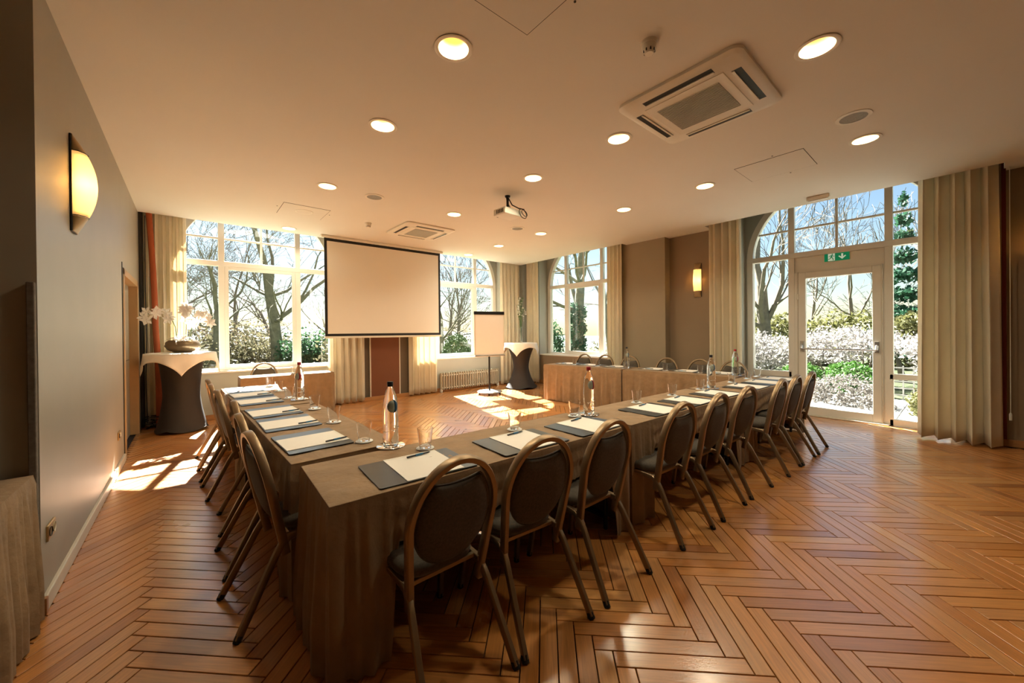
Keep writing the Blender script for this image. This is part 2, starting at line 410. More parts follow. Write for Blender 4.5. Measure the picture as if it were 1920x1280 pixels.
# left wall with recessed doorway
wl = MB()
for a in ((3.1, 6.34, 0, ROOF), (7.92, 8.4, 0, ROOF), (6.34, 7.92, 2.25, ROOF)): wl.box(XL-.35, XL, a[0], a[1], a[2], a[3])
struct(wl.build('wall_left', M_WALL), 'smooth taupe wall catching the window light on the left', 'wall')
struct(MB().box(-3.8, XL-.35, 3.1, 3.45, 0, ROOF).build('wall_alcove', M_WALL), 'dark return wall at the left picture edge', 'wall')
struct(MB().box(-3.9, -3.6, -4.4, 3.2, 0, ROOF).build('wall_side', M_WALL), 'taupe wall closing the alcove', 'wall')
struct(MB().box(-3.9, 8.2, -4.5, -4.2, 0, ROOF).build('wall_front', M_WALL), 'taupe wall behind the camera', 'wall')
dr = empty('door_1', (XL, 7.13, 0)); struct(dr, 'tan recessed door in the left wall', 'door')
fr_ = MB()
for y in (-.79, .71): fr_.box(-.12, .012, y, y+.08, 0, 2.25)
fr_.box(-.12, .012, -.79, .79, 2.17, 2.25); fr_.build('door_frame', M_JAMB, dr, bevel=.004)
MB().box(-.12, -.085, -.71, .71, 1.105, 2.17).build('upper_leaf', M_WALL, dr, bevel=.003)
MB().box(-.12, -.085, -.71, .71, .01, 1.10).build('lower_leaf', M_WALL, dr, bevel=.003)
struct(MB().box(XL-.001, XL+.006, 6.285, 6.315, .08, 2.31).build('trim_1', M_DARK), 'dark metal edge strip beside the recessed door', 'trim')
struct(MB().box(XL-.02, XL+.018, 3.12, 6.28, 0, .085).build('baseboard_left', M_BASE, bevel=.006), 'pale painted skirting along the left wall', 'baseboard')
struct(MB().box(XL-.03, XL+.02, 3.085, 3.118, 0, .085).build('trim_2', M_TRIMW, bevel=.003), 'brown wooden end block of the left skirting', 'trim')
bb = MB().box(-.61, 2.28, YB-.025, YB, 0, .09); bb.box(3.97, 7.56, YB-.025, YB, 0, .09)
struct(bb.build('baseboard_back', M_TRIMW, bevel=.006), 'orange wooden skirting under the rear windows', 'baseboard')
br = MB().box(XR-.025, XR, -4.2, .0, 0, .09); br.box(XR-.025, XR, 2.62, 3.91, 0, .09); br.box(7.36, 7.385, 3.9, 5.1, 0, .09); br.box(XR-.025, XR, 5.1, 8.25, 0, .09)
struct(br.build('baseboard_right', M_TRIMW, bevel=.006), 'wooden skirting along the brown side wall', 'baseboard')

# ---- windows (local frame: u across, d towards the room, z up)
def window(name, fn, label, door=False, sill=.79, cat='window'):
    """fn(u, d, z) -> 3D point"""
    t = empty(name, fn(0, 0, 0)); org = Vector(fn(0, 0, 0))
    def g(u, d, z): return Vector(fn(u, d, z))-org
    def bar(nm, u0, u1, z0, z1, d0=-.035, d1=.035, par=t, m=M_WHITE):
        return MB().prism([(u0, z0), (u1, z0), (u1, z1), (u0, z1)], lambda u, z, s_: g(u, d0+(d1-d0)*s_, z)).build(nm, m, par, bevel=.006)
    RI = RO-.095
    fm = MB(); N = 32
    for k in range(N):
        a, e = pi*k/N, pi*(k+1)/N
        fm.prism([(RI*cos(a), SPR+RI*sin(a)), (RO*cos(a), SPR+RO*sin(a)), (RO*cos(e), SPR+RO*sin(e)), (RI*cos(e), SPR+RI*sin(e))], lambda u, z, s_: g(u, -.06+.12*s_, z))
    fm.build('arch_frame', M_WHITE, t)
    lo = 0 if door else sill
    for s_ in (-1, 1): bar('jamb', min(s_*RI, s_*RO), max(s_*RI, s_*RO), lo, SPR, -.06, .06)
    bar('transom', -RI, RI, 2.665, 2.755, -.05, .055)
    MX = .60
    for s_ in (-1, 1): bar('mullion', s_*MX-.045, s_*MX+.045, lo, SPR+sqrt(RI**2-MX**2), -.045, .045)
    bar('glazing_bar', -.018, .018, 2.755, SPR+RI, -.02, .02)
    hz = 3.16; ua = sqrt(RI**2-(hz-SPR)**2)
    for a, b in ((-ua, -MX-.045), (-MX+.045, -.018), (.018, MX-.045), (MX+.045, ua)): bar('glazing_bar', a, b, hz-.016, hz+.016, -.02, .02)
    def pane(u0, u1, z0, z1, arch=False, par=t):
        if arch:
            top = [(u, SPR+sqrt(max(RI**2-u*u, 0))) for u in np.linspace(u1, u0, 10)]
            pts = [(u0, z0), (u1, z0)]+[q for q in top if q[1] > z0+.001]
        else: pts = [(u0, z0), (u1, z0), (u1, z1), (u0, z1)]
        MB().prism(pts, lambda u, z, s_: g(u, -.004+.008*s_, z)).build('pane', M_GLASS, par)
    for a, b in ((-RI, -MX), (-MX, 0), (0, MX), (MX, RI)): pane(a, b, 2.71, 4, True)
    if not door:
        bar('sill_rail', -RI, RI, sill, sill+.07, -.05, .05)
        bar('window_board', -RO-.03, RO+.03, sill-.002, sill+.03, -.05, .235 if name in ('window_1', 'window_2') else .38)
        # centre sash with its own rails
        w = .055
        for s_ in (-1, 1): bar('sash_stile', min(s_*(MX-.045), s_*(MX-.1)), max(s_*(MX-.045), s_*(MX-.1)), sill+.07, 2.665, -.03, .05)
        bar('sash_rail', -MX+.1, MX-.1, sill+.07, sill+.07+w, -.03, .05); bar('sash_rail', -MX+.1, MX-.1, 2.665-w, 2.665, -.03, .05)
        for a, b in ((-RI, -MX), (-MX+.05, MX-.05), (MX, RI)): pane(a, b, sill+.05, 2.71)
    else:
        # side lights: solid panel under the far light, glazed foot under the near light; head panel over the door
        bar('head_panel', -MX+.045, MX-.045, 2.40, 2.665, -.03, .03)
        S = DOOR_S
        for a, b in ((-.56, -.532), (.512, .56)): bar('door_jamb', a, b, 0, 2.42, -.035, .04)
        lo_, hi_ = (MX, RI) if S > 0 else (-RI, -MX)
        bar('foot_panel', lo_, hi_, 0, .62, -.035, .035); bar('rail', lo_, hi_, .62, .72, -.045, .045); pane(lo_, hi_, .7, 2.7)
        lo_, hi_ = (-RI, -MX) if S > 0 else (MX, RI)
        bar('rail', lo_, hi_, 0, .10, -.045, .045); bar('rail', lo_, hi_, .69, .77, -.045, .045)
        pane(lo_, hi_, .08, .72); pane(lo_, hi_, .74, 2.7)
    return struct(t, label, cat)
DOOR_S = 1
window('window_1', lambda u, d, z: (W1C+u, YBW-d, z), 'tall arched white window left of the projection screen')
window('window_2', lambda u, d, z: (W2C+u, YBW-d, z), 'tall arched white window behind the flip chart')
window('window_3', lambda u, d, z: (XRW-d, W3C+u, z), 'tall arched white window behind the far table row')
window('window_4', lambda u, d, z: (XRW-d, DC+u, z), 'arched white window surround of the garden door', door=True)
# garden door leaf
gd = empty('door_2', (XRW, DC, 0)); struct(gd, 'cream glazed garden door with push bar', 'door')
def dbar(nm, y0, y1, z0, z1, x0, x1, m=M_WHITE, par=gd, bv=.006): return MB().box(x0, x1, y0, y1, z0, z1).build(nm, m, par, bevel=bv)
D0, D1 = -.52, .50
dbar('stile', D0, D0+.10, .02, 2.40, -.06, .03); dbar('stile', D1-.10, D1, .02, 2.40, -.06, .03)
dbar('top_rail', D0+.10, D1-.10, 2.30, 2.40, -.06, .03); dbar('bottom_rail', D0+.10, D1-.10, .02, .15, -.06, .03)
dbar('bead', D0-.015, D0, 0, 2.415, -.07, -.03, M_BASE); dbar('bead', D1, D1+.015, 0, 2.415, -.07, -.03, M_BASE)
MB().box(-.004, .004, D0+.1, D1-.1, .14, 2.31).build('pane', M_GLASS, gd)
for z in (.55, 1.95): dbar('hinge', D1-.01, D1+.02, z, z+.10, -.085, -.06, M_OFFW)
bar_ = MB(); bar_.tube([(-.12, D0+.05, 1.12), (-.12, D1-.05, 1.12)], .014, 10); bo = bar_.build('push_bar', M_STEEL, gd, smooth=True)
for y in (D0+.05, D1-.05):
    h = MB(); h.tube([(-.055, y, 1.19), (-.10, y, 1.17), (-.125, y, 1.12)], [.022, .02, .018], 10); h.box(-.08, -.055, y-.028, y+.028, 1.08, 1.25)
    h.build('bar_bracket', M_STEEL, gd, bevel=.004)
dbar('threshold', D0-.08, D1+.08, 0, .02, -.10, .10, M_BASE)

# ------------------------------------------------------------------ tables and cloths
def noise1(x, seed=0):
    return .5*sin(x*1.0+seed)+.3*sin(x*2.3+seed*1.7)+.2*sin(x*4.1+seed*2.9)
def table_and_cloth(org, ang, L_, W_, tl, cl, outer='front', valance=True, seed=1, e0=.25, e1=.20, foldL=True, foldR=True, gT='conference tables under the cloths', gC='taupe tablecloths'):
    """org: front-left corner on the floor; local x along, y across; chairs sit on the y=0 side"""
    T = empty('folding_table', (org[0], org[1], 0), ang); tag(T, tl, 'table', gT)
    MB().box(.02, L_-.02, .02, W_-.02, .712, .742).build('tabletop', M_JAMB, T, bevel=.004)
    for lx in (.14, L_-.14):
        for ly in (.10, W_-.10):
            MB().tube([(lx, ly, 0), (lx, ly, .712)], .016, 8).build('leg', M_DARK, T, smooth=True)
        MB().box(lx-.02, lx+.02, .10, W_-.10, .08, .105).build('stretcher', M_DARK, T)
    C = empty('tablecloth', (org[0], org[1], 0), ang); tag(C, cl, 'tablecloth', gC)
    zt = .75
    def topf(a, b):
        x, y = a*L_, b*W_; ed = min(x, L_-x, y, W_-y)
        w = .0034*(noise1(x*9+3*noise1(y*5, seed), seed)+noise1(y*23+x*8+2*noise1(x*13, seed), seed+2))*min(1, ed/.05)
        if y < .3 and x < .7 and seed == 1: w += .007*max(0, sin((y*16+x*6)))*min(1, ed/.05)
        return (x, y, zt-.003*(1 if ed < .004 else 0)+w)
    MB().grid(topf, max(12, int(L_/.025)), 26).build('top_panel', M_CLOTH, C, smooth=2)
    def skirt(nm, p0, p1, nrm, length, longf, fold, sd, per=.15, fine=1.0):
        n = max(10, int(length/.016)); rows = 16
        p0, p1, nrm = Vector(p0), Vector(p1), Vector(nrm); dr_ = (p1-p0).normalized()
        def fn(a, b):
            s_ = a*length; zb, hard = longf(s_); z = zt-.002-(zt-zb)*b
            d = (zt-z)
            ph = s_*2*pi/per+sd+1.3*noise1(s_*5, sd)
            amp = fold*min(1, d/.55)
            if zb > .3: off = .004+.010*b*(.6+.6*sin(ph*.7+d*14))+.006*sin(d*60+s_*9)*min(1, d/.1)
            else: off = .003+amp*(.55+.45*sin(ph))+amp*.25*sin(ph*2.3+1)
            off += fine*.005*fold/.04*sin(s_*2*pi/.047+2*noise1(s_*11, sd))*min(1, d/.15)
            k_ = min(1, min(s_, length-s_)/.05); off = .007*(1-k_)+off*k_
            q = p0+(p1-p0)*a+nrm*off+dr_*((a-.5)*.014)
            if b == 0: q = p0+(p1-p0)*a-nrm*.002
            return (q.x, q.y, z)
        MB().grid(fn, n, rows).build(nm, M_CLOTH, C, smooth=2)
    low = .012
    def vfun(s_):
        if not valance: return low, 0
        def sm(x): x = max(0, min(1, x)); return x*x*(3-2*x)
        k = sm((s_-e0)/.035)*sm((L_-e1-s_)/.035)
        return low+(.515-low)*k, 0
    skirt('chair_side_drop', (0, 0, 0), (L_, 0, 0), (0, -1, 0), L_, vfun, .038, seed)
    skirt('inner_drop', (L_, W_, 0), (0, W_, 0), (0, 1, 0), L_, lambda s_: (low, 0), .045, seed+3, .27, .15)
    skirt('end_drop', (0, W_, 0), (0, 0, 0), (-1, 0, 0), W_, lambda s_: (low, 0), .042 if foldL else .002, seed+5)
    skirt('end_drop', (L_, 0, 0), (L_, W_, 0), (1, 0, 0), W_, lambda s_: (low, 0), .036 if foldR else .002, seed+7)
    return T, C
TW = .62
BA = radians(-1.7); BO = Vector((.42, 1.655))
def B(u, v): return Vector((BO.x+u*cos(BA)-v*sin(BA), BO.y+u*sin(BA)+v*cos(BA)))
LT = 2.03
for i, (tl, cl) in enumerate((('folding table under the nearest cloth at the picture centre', 'wrinkled taupe cloth over the nearest table, hanging to the floor at the corner'),
                              ('folding table in the middle of the near table row', 'taupe cloth on the middle table of the near row'),
                              ('folding table at the garden door end of the near row', 'taupe cloth on the near row table closest to the garden door'))):
    o_ = B(i*(LT+.045), 0); table_and_cloth(o_, BA, LT, TW, tl, cl, seed=1+i*4, foldR=(i == 2), foldL=(i == 0))
# left arm: chairs on the -x side; local x runs towards the camera (-y)
AA = radians(1.7); AO = Vector((.405, 2.335)); LA = 1.93
def A(u, v): return Vector((AO.x-u*sin(AA)+v*cos(AA), AO.y+u*cos(AA)+v*sin(AA)))   # u away from camera, v to the right
for i, (tl, cl) in enumerate((('folding table of the left row next to the near corner', 'taupe cloth on the left row table next to the near corner'),
                              ('folding table of the left row nearest the rear window', 'taupe cloth on the left row table nearest the rear window'))):
    o_ = A((i+1)*LA+i*.045, 0); table_and_cloth(o_, AA-pi/2, LA, TW, tl, cl, seed=20+i*5, foldL=(i == 1), foldR=False, e0=.22, e1=.22)
# far row: chairs on the +x side; local x runs away from the camera
CA = radians(5.1); CO = Vector((6.125, 2.16)); LC = 1.82
def Cp(u, v): return Vector((CO.x-u*sin(CA)+v*cos(CA), CO.y+u*cos(CA)+v*sin(CA)))   # v from inner edge outwards
for i, (tl, cl) in enumerate((('folding table of the far row joining the near row', 'sunlit brown cloth on the far row table below the wall lamp'),
                              ('folding table at the window end of the far row', 'sunlit orange brown cloth on the far row table near the cocktail table'))):
    o_ = Cp(i*(LC+.04), TW); table_and_cloth(o_, CA+pi/2, LC, TW, tl, cl, seed=40+i*6, foldL=False, foldR=(i == 1), e0=.2, e1=.2)
table_and_cloth((2.0, 7.90), pi, 1.4, .44, 'small table standing under the left rear window', 'taupe cloth on the small table under the left rear window', seed=61, valance=False)
# table at the left picture edge
table_and_cloth((-2.25, 2.45), 0, 1.63, .60, 'table at the left picture edge', 'grey brown cloth hanging from the table at the left picture edge', seed=71, valance=False)

# ------------------------------------------------------------------ chairs
def make_chair():
    t = empty('banquet_chair')
    def yl(z): return -.205-(z-.36)*.20
    path = []
    for k in range(6): z = .315+(.66-.315)*k/6; path.append((-(.172+.033*(k/6)), z))
    N = 22
    for k in range(N+1):
        a = pi-pi*k/N; path.append((.206*cos(a), .675+.252*sin(a)))
    for k in range(5, -1, -1): z = .315+(.66-.315)*k/6; path.append((.172+.033*(k/6), z))
    fr = MB().tube([(x, yl(z), z) for x, z in path], .015, prof=[(a*1.35, b*.92) for a, b in SQ], up=(0, 1, 0)).build('back_frame', M_BRONZE, t, smooth=True)
    # padded oval back with a dipped top edge (hand hold above it)
    out = []
    for k in range(48):
        a = 2*pi*k/48; x = .182*cos(a); z = .67+(.222 if sin(a) > 0 else .195)*sin(a)
        if sin(a) > 0 and abs(x) < .115:
            ze = .67+.222*sqrt(1-(.115/.182)**2); z = ze-.014*(1-(x/.115)**2)+.003
        out.append((x, z))
    def pad(outline, cen, rings, fn):
        vs = []; fs = []; n = len(outline)
        for sc, d in rings: vs += [fn(cen[0]+(x-cen[0])*sc, cen[1]+(z-cen[1])*sc, d) for x, z in outline]
        for i in range(len(rings)-1):
            for k in range(n): l = (k+1) % n; fs.append((i*n+k, i*n+l, (i+1)*n+l, (i+1)*n+k))
        b = MB().add(vs, fs); b.f += [tuple(range(n))[::-1], tuple((len(rings)-1)*n+k for k in range(n))]; return b
    rb = [(.55, -.026), (.86, -.023), (.97, -.014), (1, 0), (.97, .014), (.86, .023), (.55, .027)]
    bk = pad(out, (0, .67), rb, lambda x, z, d: (x, yl(z)+d+.004, z)).build('backrest', M_FAB, t, smooth=2)
    pp = [(x*1.004, yl(z)-.002, .67+(z-.67)*1.004) for x, z in out]
    MB().tube(pp, .004, 5, closed=True).build('piping', M_FAB, bk, smooth=True)
    so_ = []
    for k in range(40):
        a = 2*pi*k/40; c, s_ = cos(a), sin(a); e = 2/4.0
        x = (abs(c)**e)*(1 if c > 0 else -1); y = (abs(s_)**e)*(1 if s_ > 0 else -1)
        so_.append((x*(.188+.010*y), -.01+y*.190))
    rs = [(.80, -.028), (.97, -.025), (1, -.008), (.985, .014), (.90, .028), (.6, .035)]
    pad(so_, (0, -.01), rs, lambda x, y, d: (x, y, .452+d)).build('seat', M_FAB, t, smooth=2)
    rl = MB()
    for s_ in (-1, 1): rl.tube([(s_*.172, yl(.40), .405), (s_*.178, -.05, .412), (s_*.176, .17, .412)], .012, prof=SQ)
    rl.tube([(-.17, .15, .410), (.17, .15, .410)], .010, prof=SQ); rl.tube([(-.175, -.17, .408), (.175, -.17, .408)], .010, prof=SQ)
    rl.build('seat_rail', M_BRONZE, t)
    for s_ in (-1, 1):
        lg = MB().tube([(s_*.172, -.10, .405), (s_*.176, -.175, .400), (s_*.181, -.215, .375), (s_*.186, -.245, .33), (s_*.212, -.412, .012)], .0145, prof=[(a*1.1, b*.9) for a, b in SQ]).build('leg', M_BRONZE, t, smooth=True)
        MB().tube([(s_*.2105, -.404, .028), (s_*.2135, -.418, 0)], .0175, 8).build('foot', M_RUBBER, lg, smooth=True)
        lg = MB().tube([(s_*.172, .03, .405), (s_*.176, .105, .398), (s_*.180, .135, .37), (s_*.184, .148, .33), (s_*.200, .195, .012)], .0145, prof=[(a*1.1, b*.9) for a, b in SQ]).build('leg', M_BRONZE, t, smooth=True)
        MB().tube([(s_*.1993, .192, .028), (s_*.2006, .197, 0)], .0175, 8).build('foot', M_RUBBER, lg, smooth=True)
    return t
proto = make_chair(); register(proto); used = [False]
def chair(x, y, rz, label, group):
    o = proto if not used[0] else copy_tree(proto)
    used[0] = True
    place(o, (x, y, 0), rz); return tag(o, label, 'chair', group)
gB = 'banquet chairs along the near table row'
bx = [.835, 1.345, 1.866, 2.70, 3.28, 3.88, 4.68, 5.18, 5.725]
for i, x in enumerate(bx):
    lab = ('largest foreground banquet chair with bronze frame, beside the draped table corner' if i == 0 else
           'last banquet chair of the near row, in front of the garden door' if i == 8 else
           f'brown padded banquet chair, {ORD[i]} from the draped corner along the near row')
    yy = BO.y+(x-BO.x)*math.tan(BA)+.015-(.02 if i > 5 else 0)
    chair(x, yy, BA+radians((3, -2, 2, -1, 1, -2, 2, 0, 2)[i]), lab, gB)
ay = [(2.46, .15), (3.04, .17), (3.65, .21), (4.49, .16), (5.07, .15), (5.64, .16)]
for i, (y, off) in enumerate(ay):
    e = AO.x-(y-AO.y)*math.tan(AA)
    lab = ('banquet chair on the left side of the left row, closest to the camera' if i == 0 else
           'banquet chair of the left row closest to the rear window' if i == 5 else
           f'banquet chair on the left side of the left row, {ORD[i]} from the camera')
    chair(e+off-.01, y, -pi/2+AA+radians((4, 1, -3, 2, 0, 1)[i]), lab, 'banquet chairs along the left table row')
cyy = [5.5, 4.95, 4.35, 3.58, 2.98, 2.44]
for i, y in enumerate(cyy):
    x = 6.50+.10*(5.5-y)/3
    lab = ('banquet chair behind the far row nearest the room corner' if i == 0 else 'banquet chair behind the far row nearest the garden door' if i == 5 else
           f'banquet chair behind the far table row, {ORD[i]} from the room corner')
    chair(x, y, pi/2+CA, lab, 'banquet chairs behind the far table row')
chair(1.0, 7.86, pi, 'single banquet chair between the small table and the left rear window', None)

# ------------------------------------------------------------------ table settings
ZT = .7535
def rr_outline(w, h, r, n=5):
    o = []
    for cx, cy, a0 in ((w-r, h-r, 0), (-w+r, h-r, pi/2), (-w+r, -h+r, pi), (w-r, -h+r, 1.5*pi)):
        for k in range(n+1): a = a0+pi/2*k/n; o.append((cx+r*cos(a), cy+r*sin(a)))
    return o
pad_p = MB().prism(rr_outline(.255, .185, .012), lambda u, v, s_: (u, v, .005*s_)).build('desk_pad', M_PAD, bevel=.0015)
pap_p = MB().prism(rr_outline(.150, .181, .001, 1), lambda u, v, s_: (u, v, .003*s_)).build('notepad', M_PAPER)
MB().box(-.149, .149, .165, .1805, .003, .0036).build('binding', M_OFFW, pap_p)
pen_p = MB().tube([(-.072, 0, .006), (.06, 0, .006), (.072, 0, .006)], [.0048, .0048, .0015], 10).build('pen', M_PEN, smooth=True)
MB().tube([(-.02, 0, .0065), (.025, 0, .0065)], .0058, 10).build('grip', M_BLUE, pen_p, smooth=True)
MB().box(-.072, -.03, -.0015, .0015, .0105, .0125).build('clip', M_STEEL, pen_p)
gl_p = MB().lathe([(.0, .004), (.034, .004), (.0365, .012), (.0435, .080), (.0480, .120), (.0462, .120), (.0418, .080), (.0345, .016), (.0, .014)], 28).build('water_glass', M_TUMBLER, smooth=True)
co_p = MB().lathe([(.0, 0), (.052, 0), (.054, .0015), (.052, .004), (.0, .004)], 28).build('coaster', M_COASTER, smooth=True)
for q in (pad_p, pap_p, pen_p, gl_p, co_p): register(q)
first = {}
def inst(p, loc, rz, label, cat, group):
    if p.name in first: o = copy_tree(p)
    else: o = p; first[p.name] = 1
    place(o, loc, rz); tag(o, label, cat, group); return o
PN = {k: p.name for k, p in dict(pad=pad_p, pap=pap_p, pen=pen_p, gl=gl_p, co=co_p).items()}
def setting(pos, rz, glass, lab, jit=0, row='', right=None):
    x, y = pos
    inst(pad_p, (x, y, ZT), rz, f'charcoal desk pad {lab}', 'desk pad', f'desk pads on the {row}')
    c, s_ = cos(rz), sin(rz)
    ox, oy = .025+jit, 0
    inst(pap_p, (x+c*ox, y+s_*ox, ZT+.005), rz, f'white writing paper {lab}', 'paper', f'writing paper on the {row}')
    px, py = right if right else (.06+jit, .135)
    inst(pen_p, (x+c*px-s_*py, y+s_*px+c*py, ZT+.0088), rz+(.12 if not right else 1.75), f'black pen with blue grip {lab}', 'pen', f'pens on the {row}')
    if glass:
        inst(co_p, (glass[0], glass[1], ZT), 0, f'round white coaster under the glass {lab}', 'coaster', f'coasters on the {row}')
        inst(gl_p, (glass[0], glass[1], ZT+.002), random.random(), f'empty clear tumbler {lab}', 'glass', f'tumblers on the {row}')
bl = [.645, 1.345, 1.965, 2.86, 3.485, 4.13, 4.93, 5.50, 6.02]
bgl = [(1.075, 2.10), (1.761, 2.07), (2.411, 2.07), (3.291, 2.04), (3.93, 2.01), (4.56, 1.99), (5.45, 1.975), (6.0, 1.96), (6.36, 1.955)]
for i, x in enumerate(bl):
    xc = x+.255; yc = BO.y+(xc-BO.x)*math.tan(BA)+.20
    lab = 'on the near row nearest the draped corner' if i == 0 else 'on the near row nearest the garden door' if i == 8 else f'on the near row, {ORD[i]} place from the draped corner'
    setting((xc, yc), BA+radians((-2, -1, 2, 0, 1, -2, 1, 0, -1)[i]), bgl[i], lab, .0, 'near row')
al = [2.76, 3.43, 4.02, 4.78, 5.35, 5.92]
agl = [(.848, 2.50), (.852, 3.2), (.87, 3.89), (.81, 4.74), (.82, 5.42), (.80, 6.03)]
for i, y in enumerate(al):
    e = AO.x-(y-AO.y)*math.tan(AA)+.205
    lab = 'on the left row nearest the camera' if i == 0 else 'on the left row nearest the rear window' if i == 5 else f'on the left row, {ORD[i]} place from the camera'
    setting((e, y), AA-pi/2+radians((1, -1, 1, 0, 2, -1)[i]), agl[i], lab, 0, 'left row', right=(.145, .11))
cl_ = [5.45, 4.9, 4.3, 3.55, 2.98, 2.45]
for i, y in enumerate(cl_):
    u = (y-CO.y)/cos(CA); p = Cp(u, TW-.21); q = Cp(u-.24, .26)
    lab = 'on the far row nearest the room corner' if i == 0 else 'on the far row nearest the garden door' if i == 5 else f'on the far row, {ORD[i]} place from the room corner'
    setting((p.x, p.y), CA+pi/2, (q.x, q.y), lab, 0, 'far row')
inst(co_p, (1.40, 7.72, ZT), 0, 'round white coaster on the small table under the left rear window', 'coaster', None)
inst(gl_p, (1.40, 7.72, ZT+.002), 0, 'empty clear tumbler on the small table under the left rear window', 'glass', None)

def mat_label(name, c): return mat(name, c, .45, noise=(9, .05))
M_LBLUE, M_LRED, M_LSIL = mat_label('label_blue', (.012, .075, .16)), mat_label('label_red', (.32, .012, .02)), mat_label('label_silver', (.32, .34, .28))
def bottle(x, y, colour, rz, label, sc=1.0):
    t = empty('water_bottle', (x, y, ZT+.006), rz); tag(t, label, 'bottle', 'water bottles on the tables')
    prof = [(0, .0), (.040, .0), (.046, .006), (.047, .04), (.0445, .10), (.047, .15), (.046, .21), (.043, .26), (.036, .30), (.025, .335), (.0165, .352), (.015, .372), (0, .372)]
    prof = [(r*sc, z*sc) for r, z in prof]
    body = MB().lathe(prof, 32).build('glass_body', M_BOTTLE, t, smooth=True)
    dots = MB()
    for k in range(26):
        a = k*2.4; z = (.02+.11*((k*.618) % 1))*sc; r = .0462*sc
        dots.lathe([(0, .004), (.004, .003), (.005, 0), (.004, -.003), (0, -.004)], 8, (r*cos(a), r*sin(a), z))
    dots.build('embossing', M_BOTTLE, body, smooth=True)
    MB().lathe([(0, .392), (.0165, .392), (.0185, .388), (.0185, .366), (.017, .362), (0, .362)], 20).build('cap', M_PEN if colour is M_LBLUE else M_LRED, t, smooth=True)
    def patch(nm, m, a0, z0, rw, rh, dr, inner=None):
        b = MB(); n = 24
        def pt(u, v):
            z = z0+v; rr = np.interp(z, [p[1]/sc for p in prof[1:-1]], [p[0]/sc for p in prof[1:-1]])+dr
            an = a0+u/.043; return (rr*cos(an), rr*sin(an), z)
        if inner is None:
            vs = [pt(0, 0)]+[pt(.5*rw*cos(2*pi*k/n), .5*rh*sin(2*pi*k/n)) for k in range(n)]+[pt(rw*cos(2*pi*k/n), rh*sin(2*pi*k/n)) for k in range(n)]
            fs = [(0, 1+k, 1+(k+1) % n) for k in range(n)]+[(1+k, 1+n+k, 1+n+(k+1) % n, 1+(k+1) % n) for k in range(n)]
        else:
            vs = []; fs = []
            for k in range(n+1):
                a = -pi/2+pi*k/n
                vs += [pt(rw*cos(a), rh*sin(a)), pt(rw*(inner*cos(a)), rh*.97*sin(a))]
            fs = [(2*k, 2*k+2, 2*k+3, 2*k+1) for k in range(n)]
        b.add(vs, fs); return b.build(nm, m, t, smooth=2, solid=.0004)
    patch('label_disc', M_LSIL, 0, .245, .030, .036, .0012)
    patch('label_crescent', colour, 0, .245, .0345, .041, .0020, .45)
    # handle ring hanging at the neck
    MB().tube([(.022+.008*cos(a), .012, .352+.008*sin(a)) for a in np.linspace(0, 2*pi, 13)[:-1]], .0015, 5, closed=True).build('neck_tag', M_BRASS, t, smooth=True)
    c = MB().lathe([(0, 0), (.082, 0), (.085, .003), (.082, .006), (0, .006)], 36).build('bottle_coaster', M_MIRROR, smooth=True)
    place(c, (x, y, ZT)); tag(c, 'mirrored coaster under the bottle '+label.split(' water bottle ')[1], 'coaster', 'mirrored bottle coasters')
vang = lambda x, y: math.atan2(-y, -x)
bottle(.937, 2.285, M_LBLUE, vang(.937, 2.285)+.25, 'blue labelled water bottle at the inner corner of the near and left rows')
bottle(2.549, 2.03, M_LRED, vang(2.55, 2.03)+.5, 'red labelled water bottle on the near row beside the third place')
bottle(4.76, 1.95, M_LBLUE, vang(4.7, 1.9)+.4, 'blue labelled water bottle further down the near row')
bottle(.875, 4.56, M_LRED, vang(.86, 4.5)-.4, 'red labelled water bottle halfway along the left row')
bottle(6.36, 2.25, M_LRED, vang(6.3, 2.2)+.3, 'red labelled water bottle where the far row meets the near row')
bottle(6.16, 4.02, M_LBLUE, vang(6.1, 4.0)+.3, 'blue labelled water bottle in the middle of the far row')

# ------------------------------------------------------------------ curtains
def curtain(p0, p1, label, folds=6, amp=.05, z0=.03, z1=3.52, seed=0, band=None, flare=1.0, mat_=M_CURT, gather=0):
    a, b = Vector((p0[0], p0[1], 0)), Vector((p1[0], p1[1], 0)); d = (b-a); L_ = d.length; d.normalize(); n = Vector((-d.y, d.x, 0))
    t = empty('curtain', (a.x, a.y, 0)); tag(t, label, 'curtain', 'cream curtains at the windows')
    def fn(u, v):
        z = z1+(z0-z1)*v
        w = 2*pi*folds*u+seed+.6*noise1(u*9, seed)
        A_ = amp*(.75+.35*v)*(1+.25*noise1(u*13, seed+4))
        off = A_*sin(w)+A_*.12*sin(2*w+v*1.5)
        sx = u*L_+.012*sin(w*2)+(.5-u)*L_*(1-flare)*(1-v)+gather*sin(pi*v)*(.5-u)
        p = d*sx+n*off
        return (p.x, p.y, z+.008*sin(w)*(v > .99))
    MB().grid(fn, folds*14, 26).build('drape', mat_, t, smooth=2, solid=.004)
    hd = MB()
    for k in range(folds): 
        q = d*((k+.5)/folds*L_); hd.box(q.x-.012, q.x+.012, q.y-.012, q.y+.012, z1-.02, z1+.06)
    hd.build('heading_hooks', M_STEEL, t)
    tr = MB().tube([tuple(-d*.04)[:2]+(z1+.06,), tuple(d*(L_+.04))[:2]+(z1+.06,)], .012, 8); tr.build('track', M_OFFW, t)
    return t
lc = curtain((-.56, 8.20), (-.06, 8.20), 'cream curtain with rust red edge beside the orchid table', 6, .038, seed=.4)
def bandf(u, v):
    z = 3.52+(.03-3.52)*v; k = (1-v)
    x = .03+.07*sin(v*2.6)+.06*max(0, v-.55)/.45+.07*u*(1+.9*max(0, v-.6))
    return (x, -.055-.012*sin(u*pi)-.02*v, z)
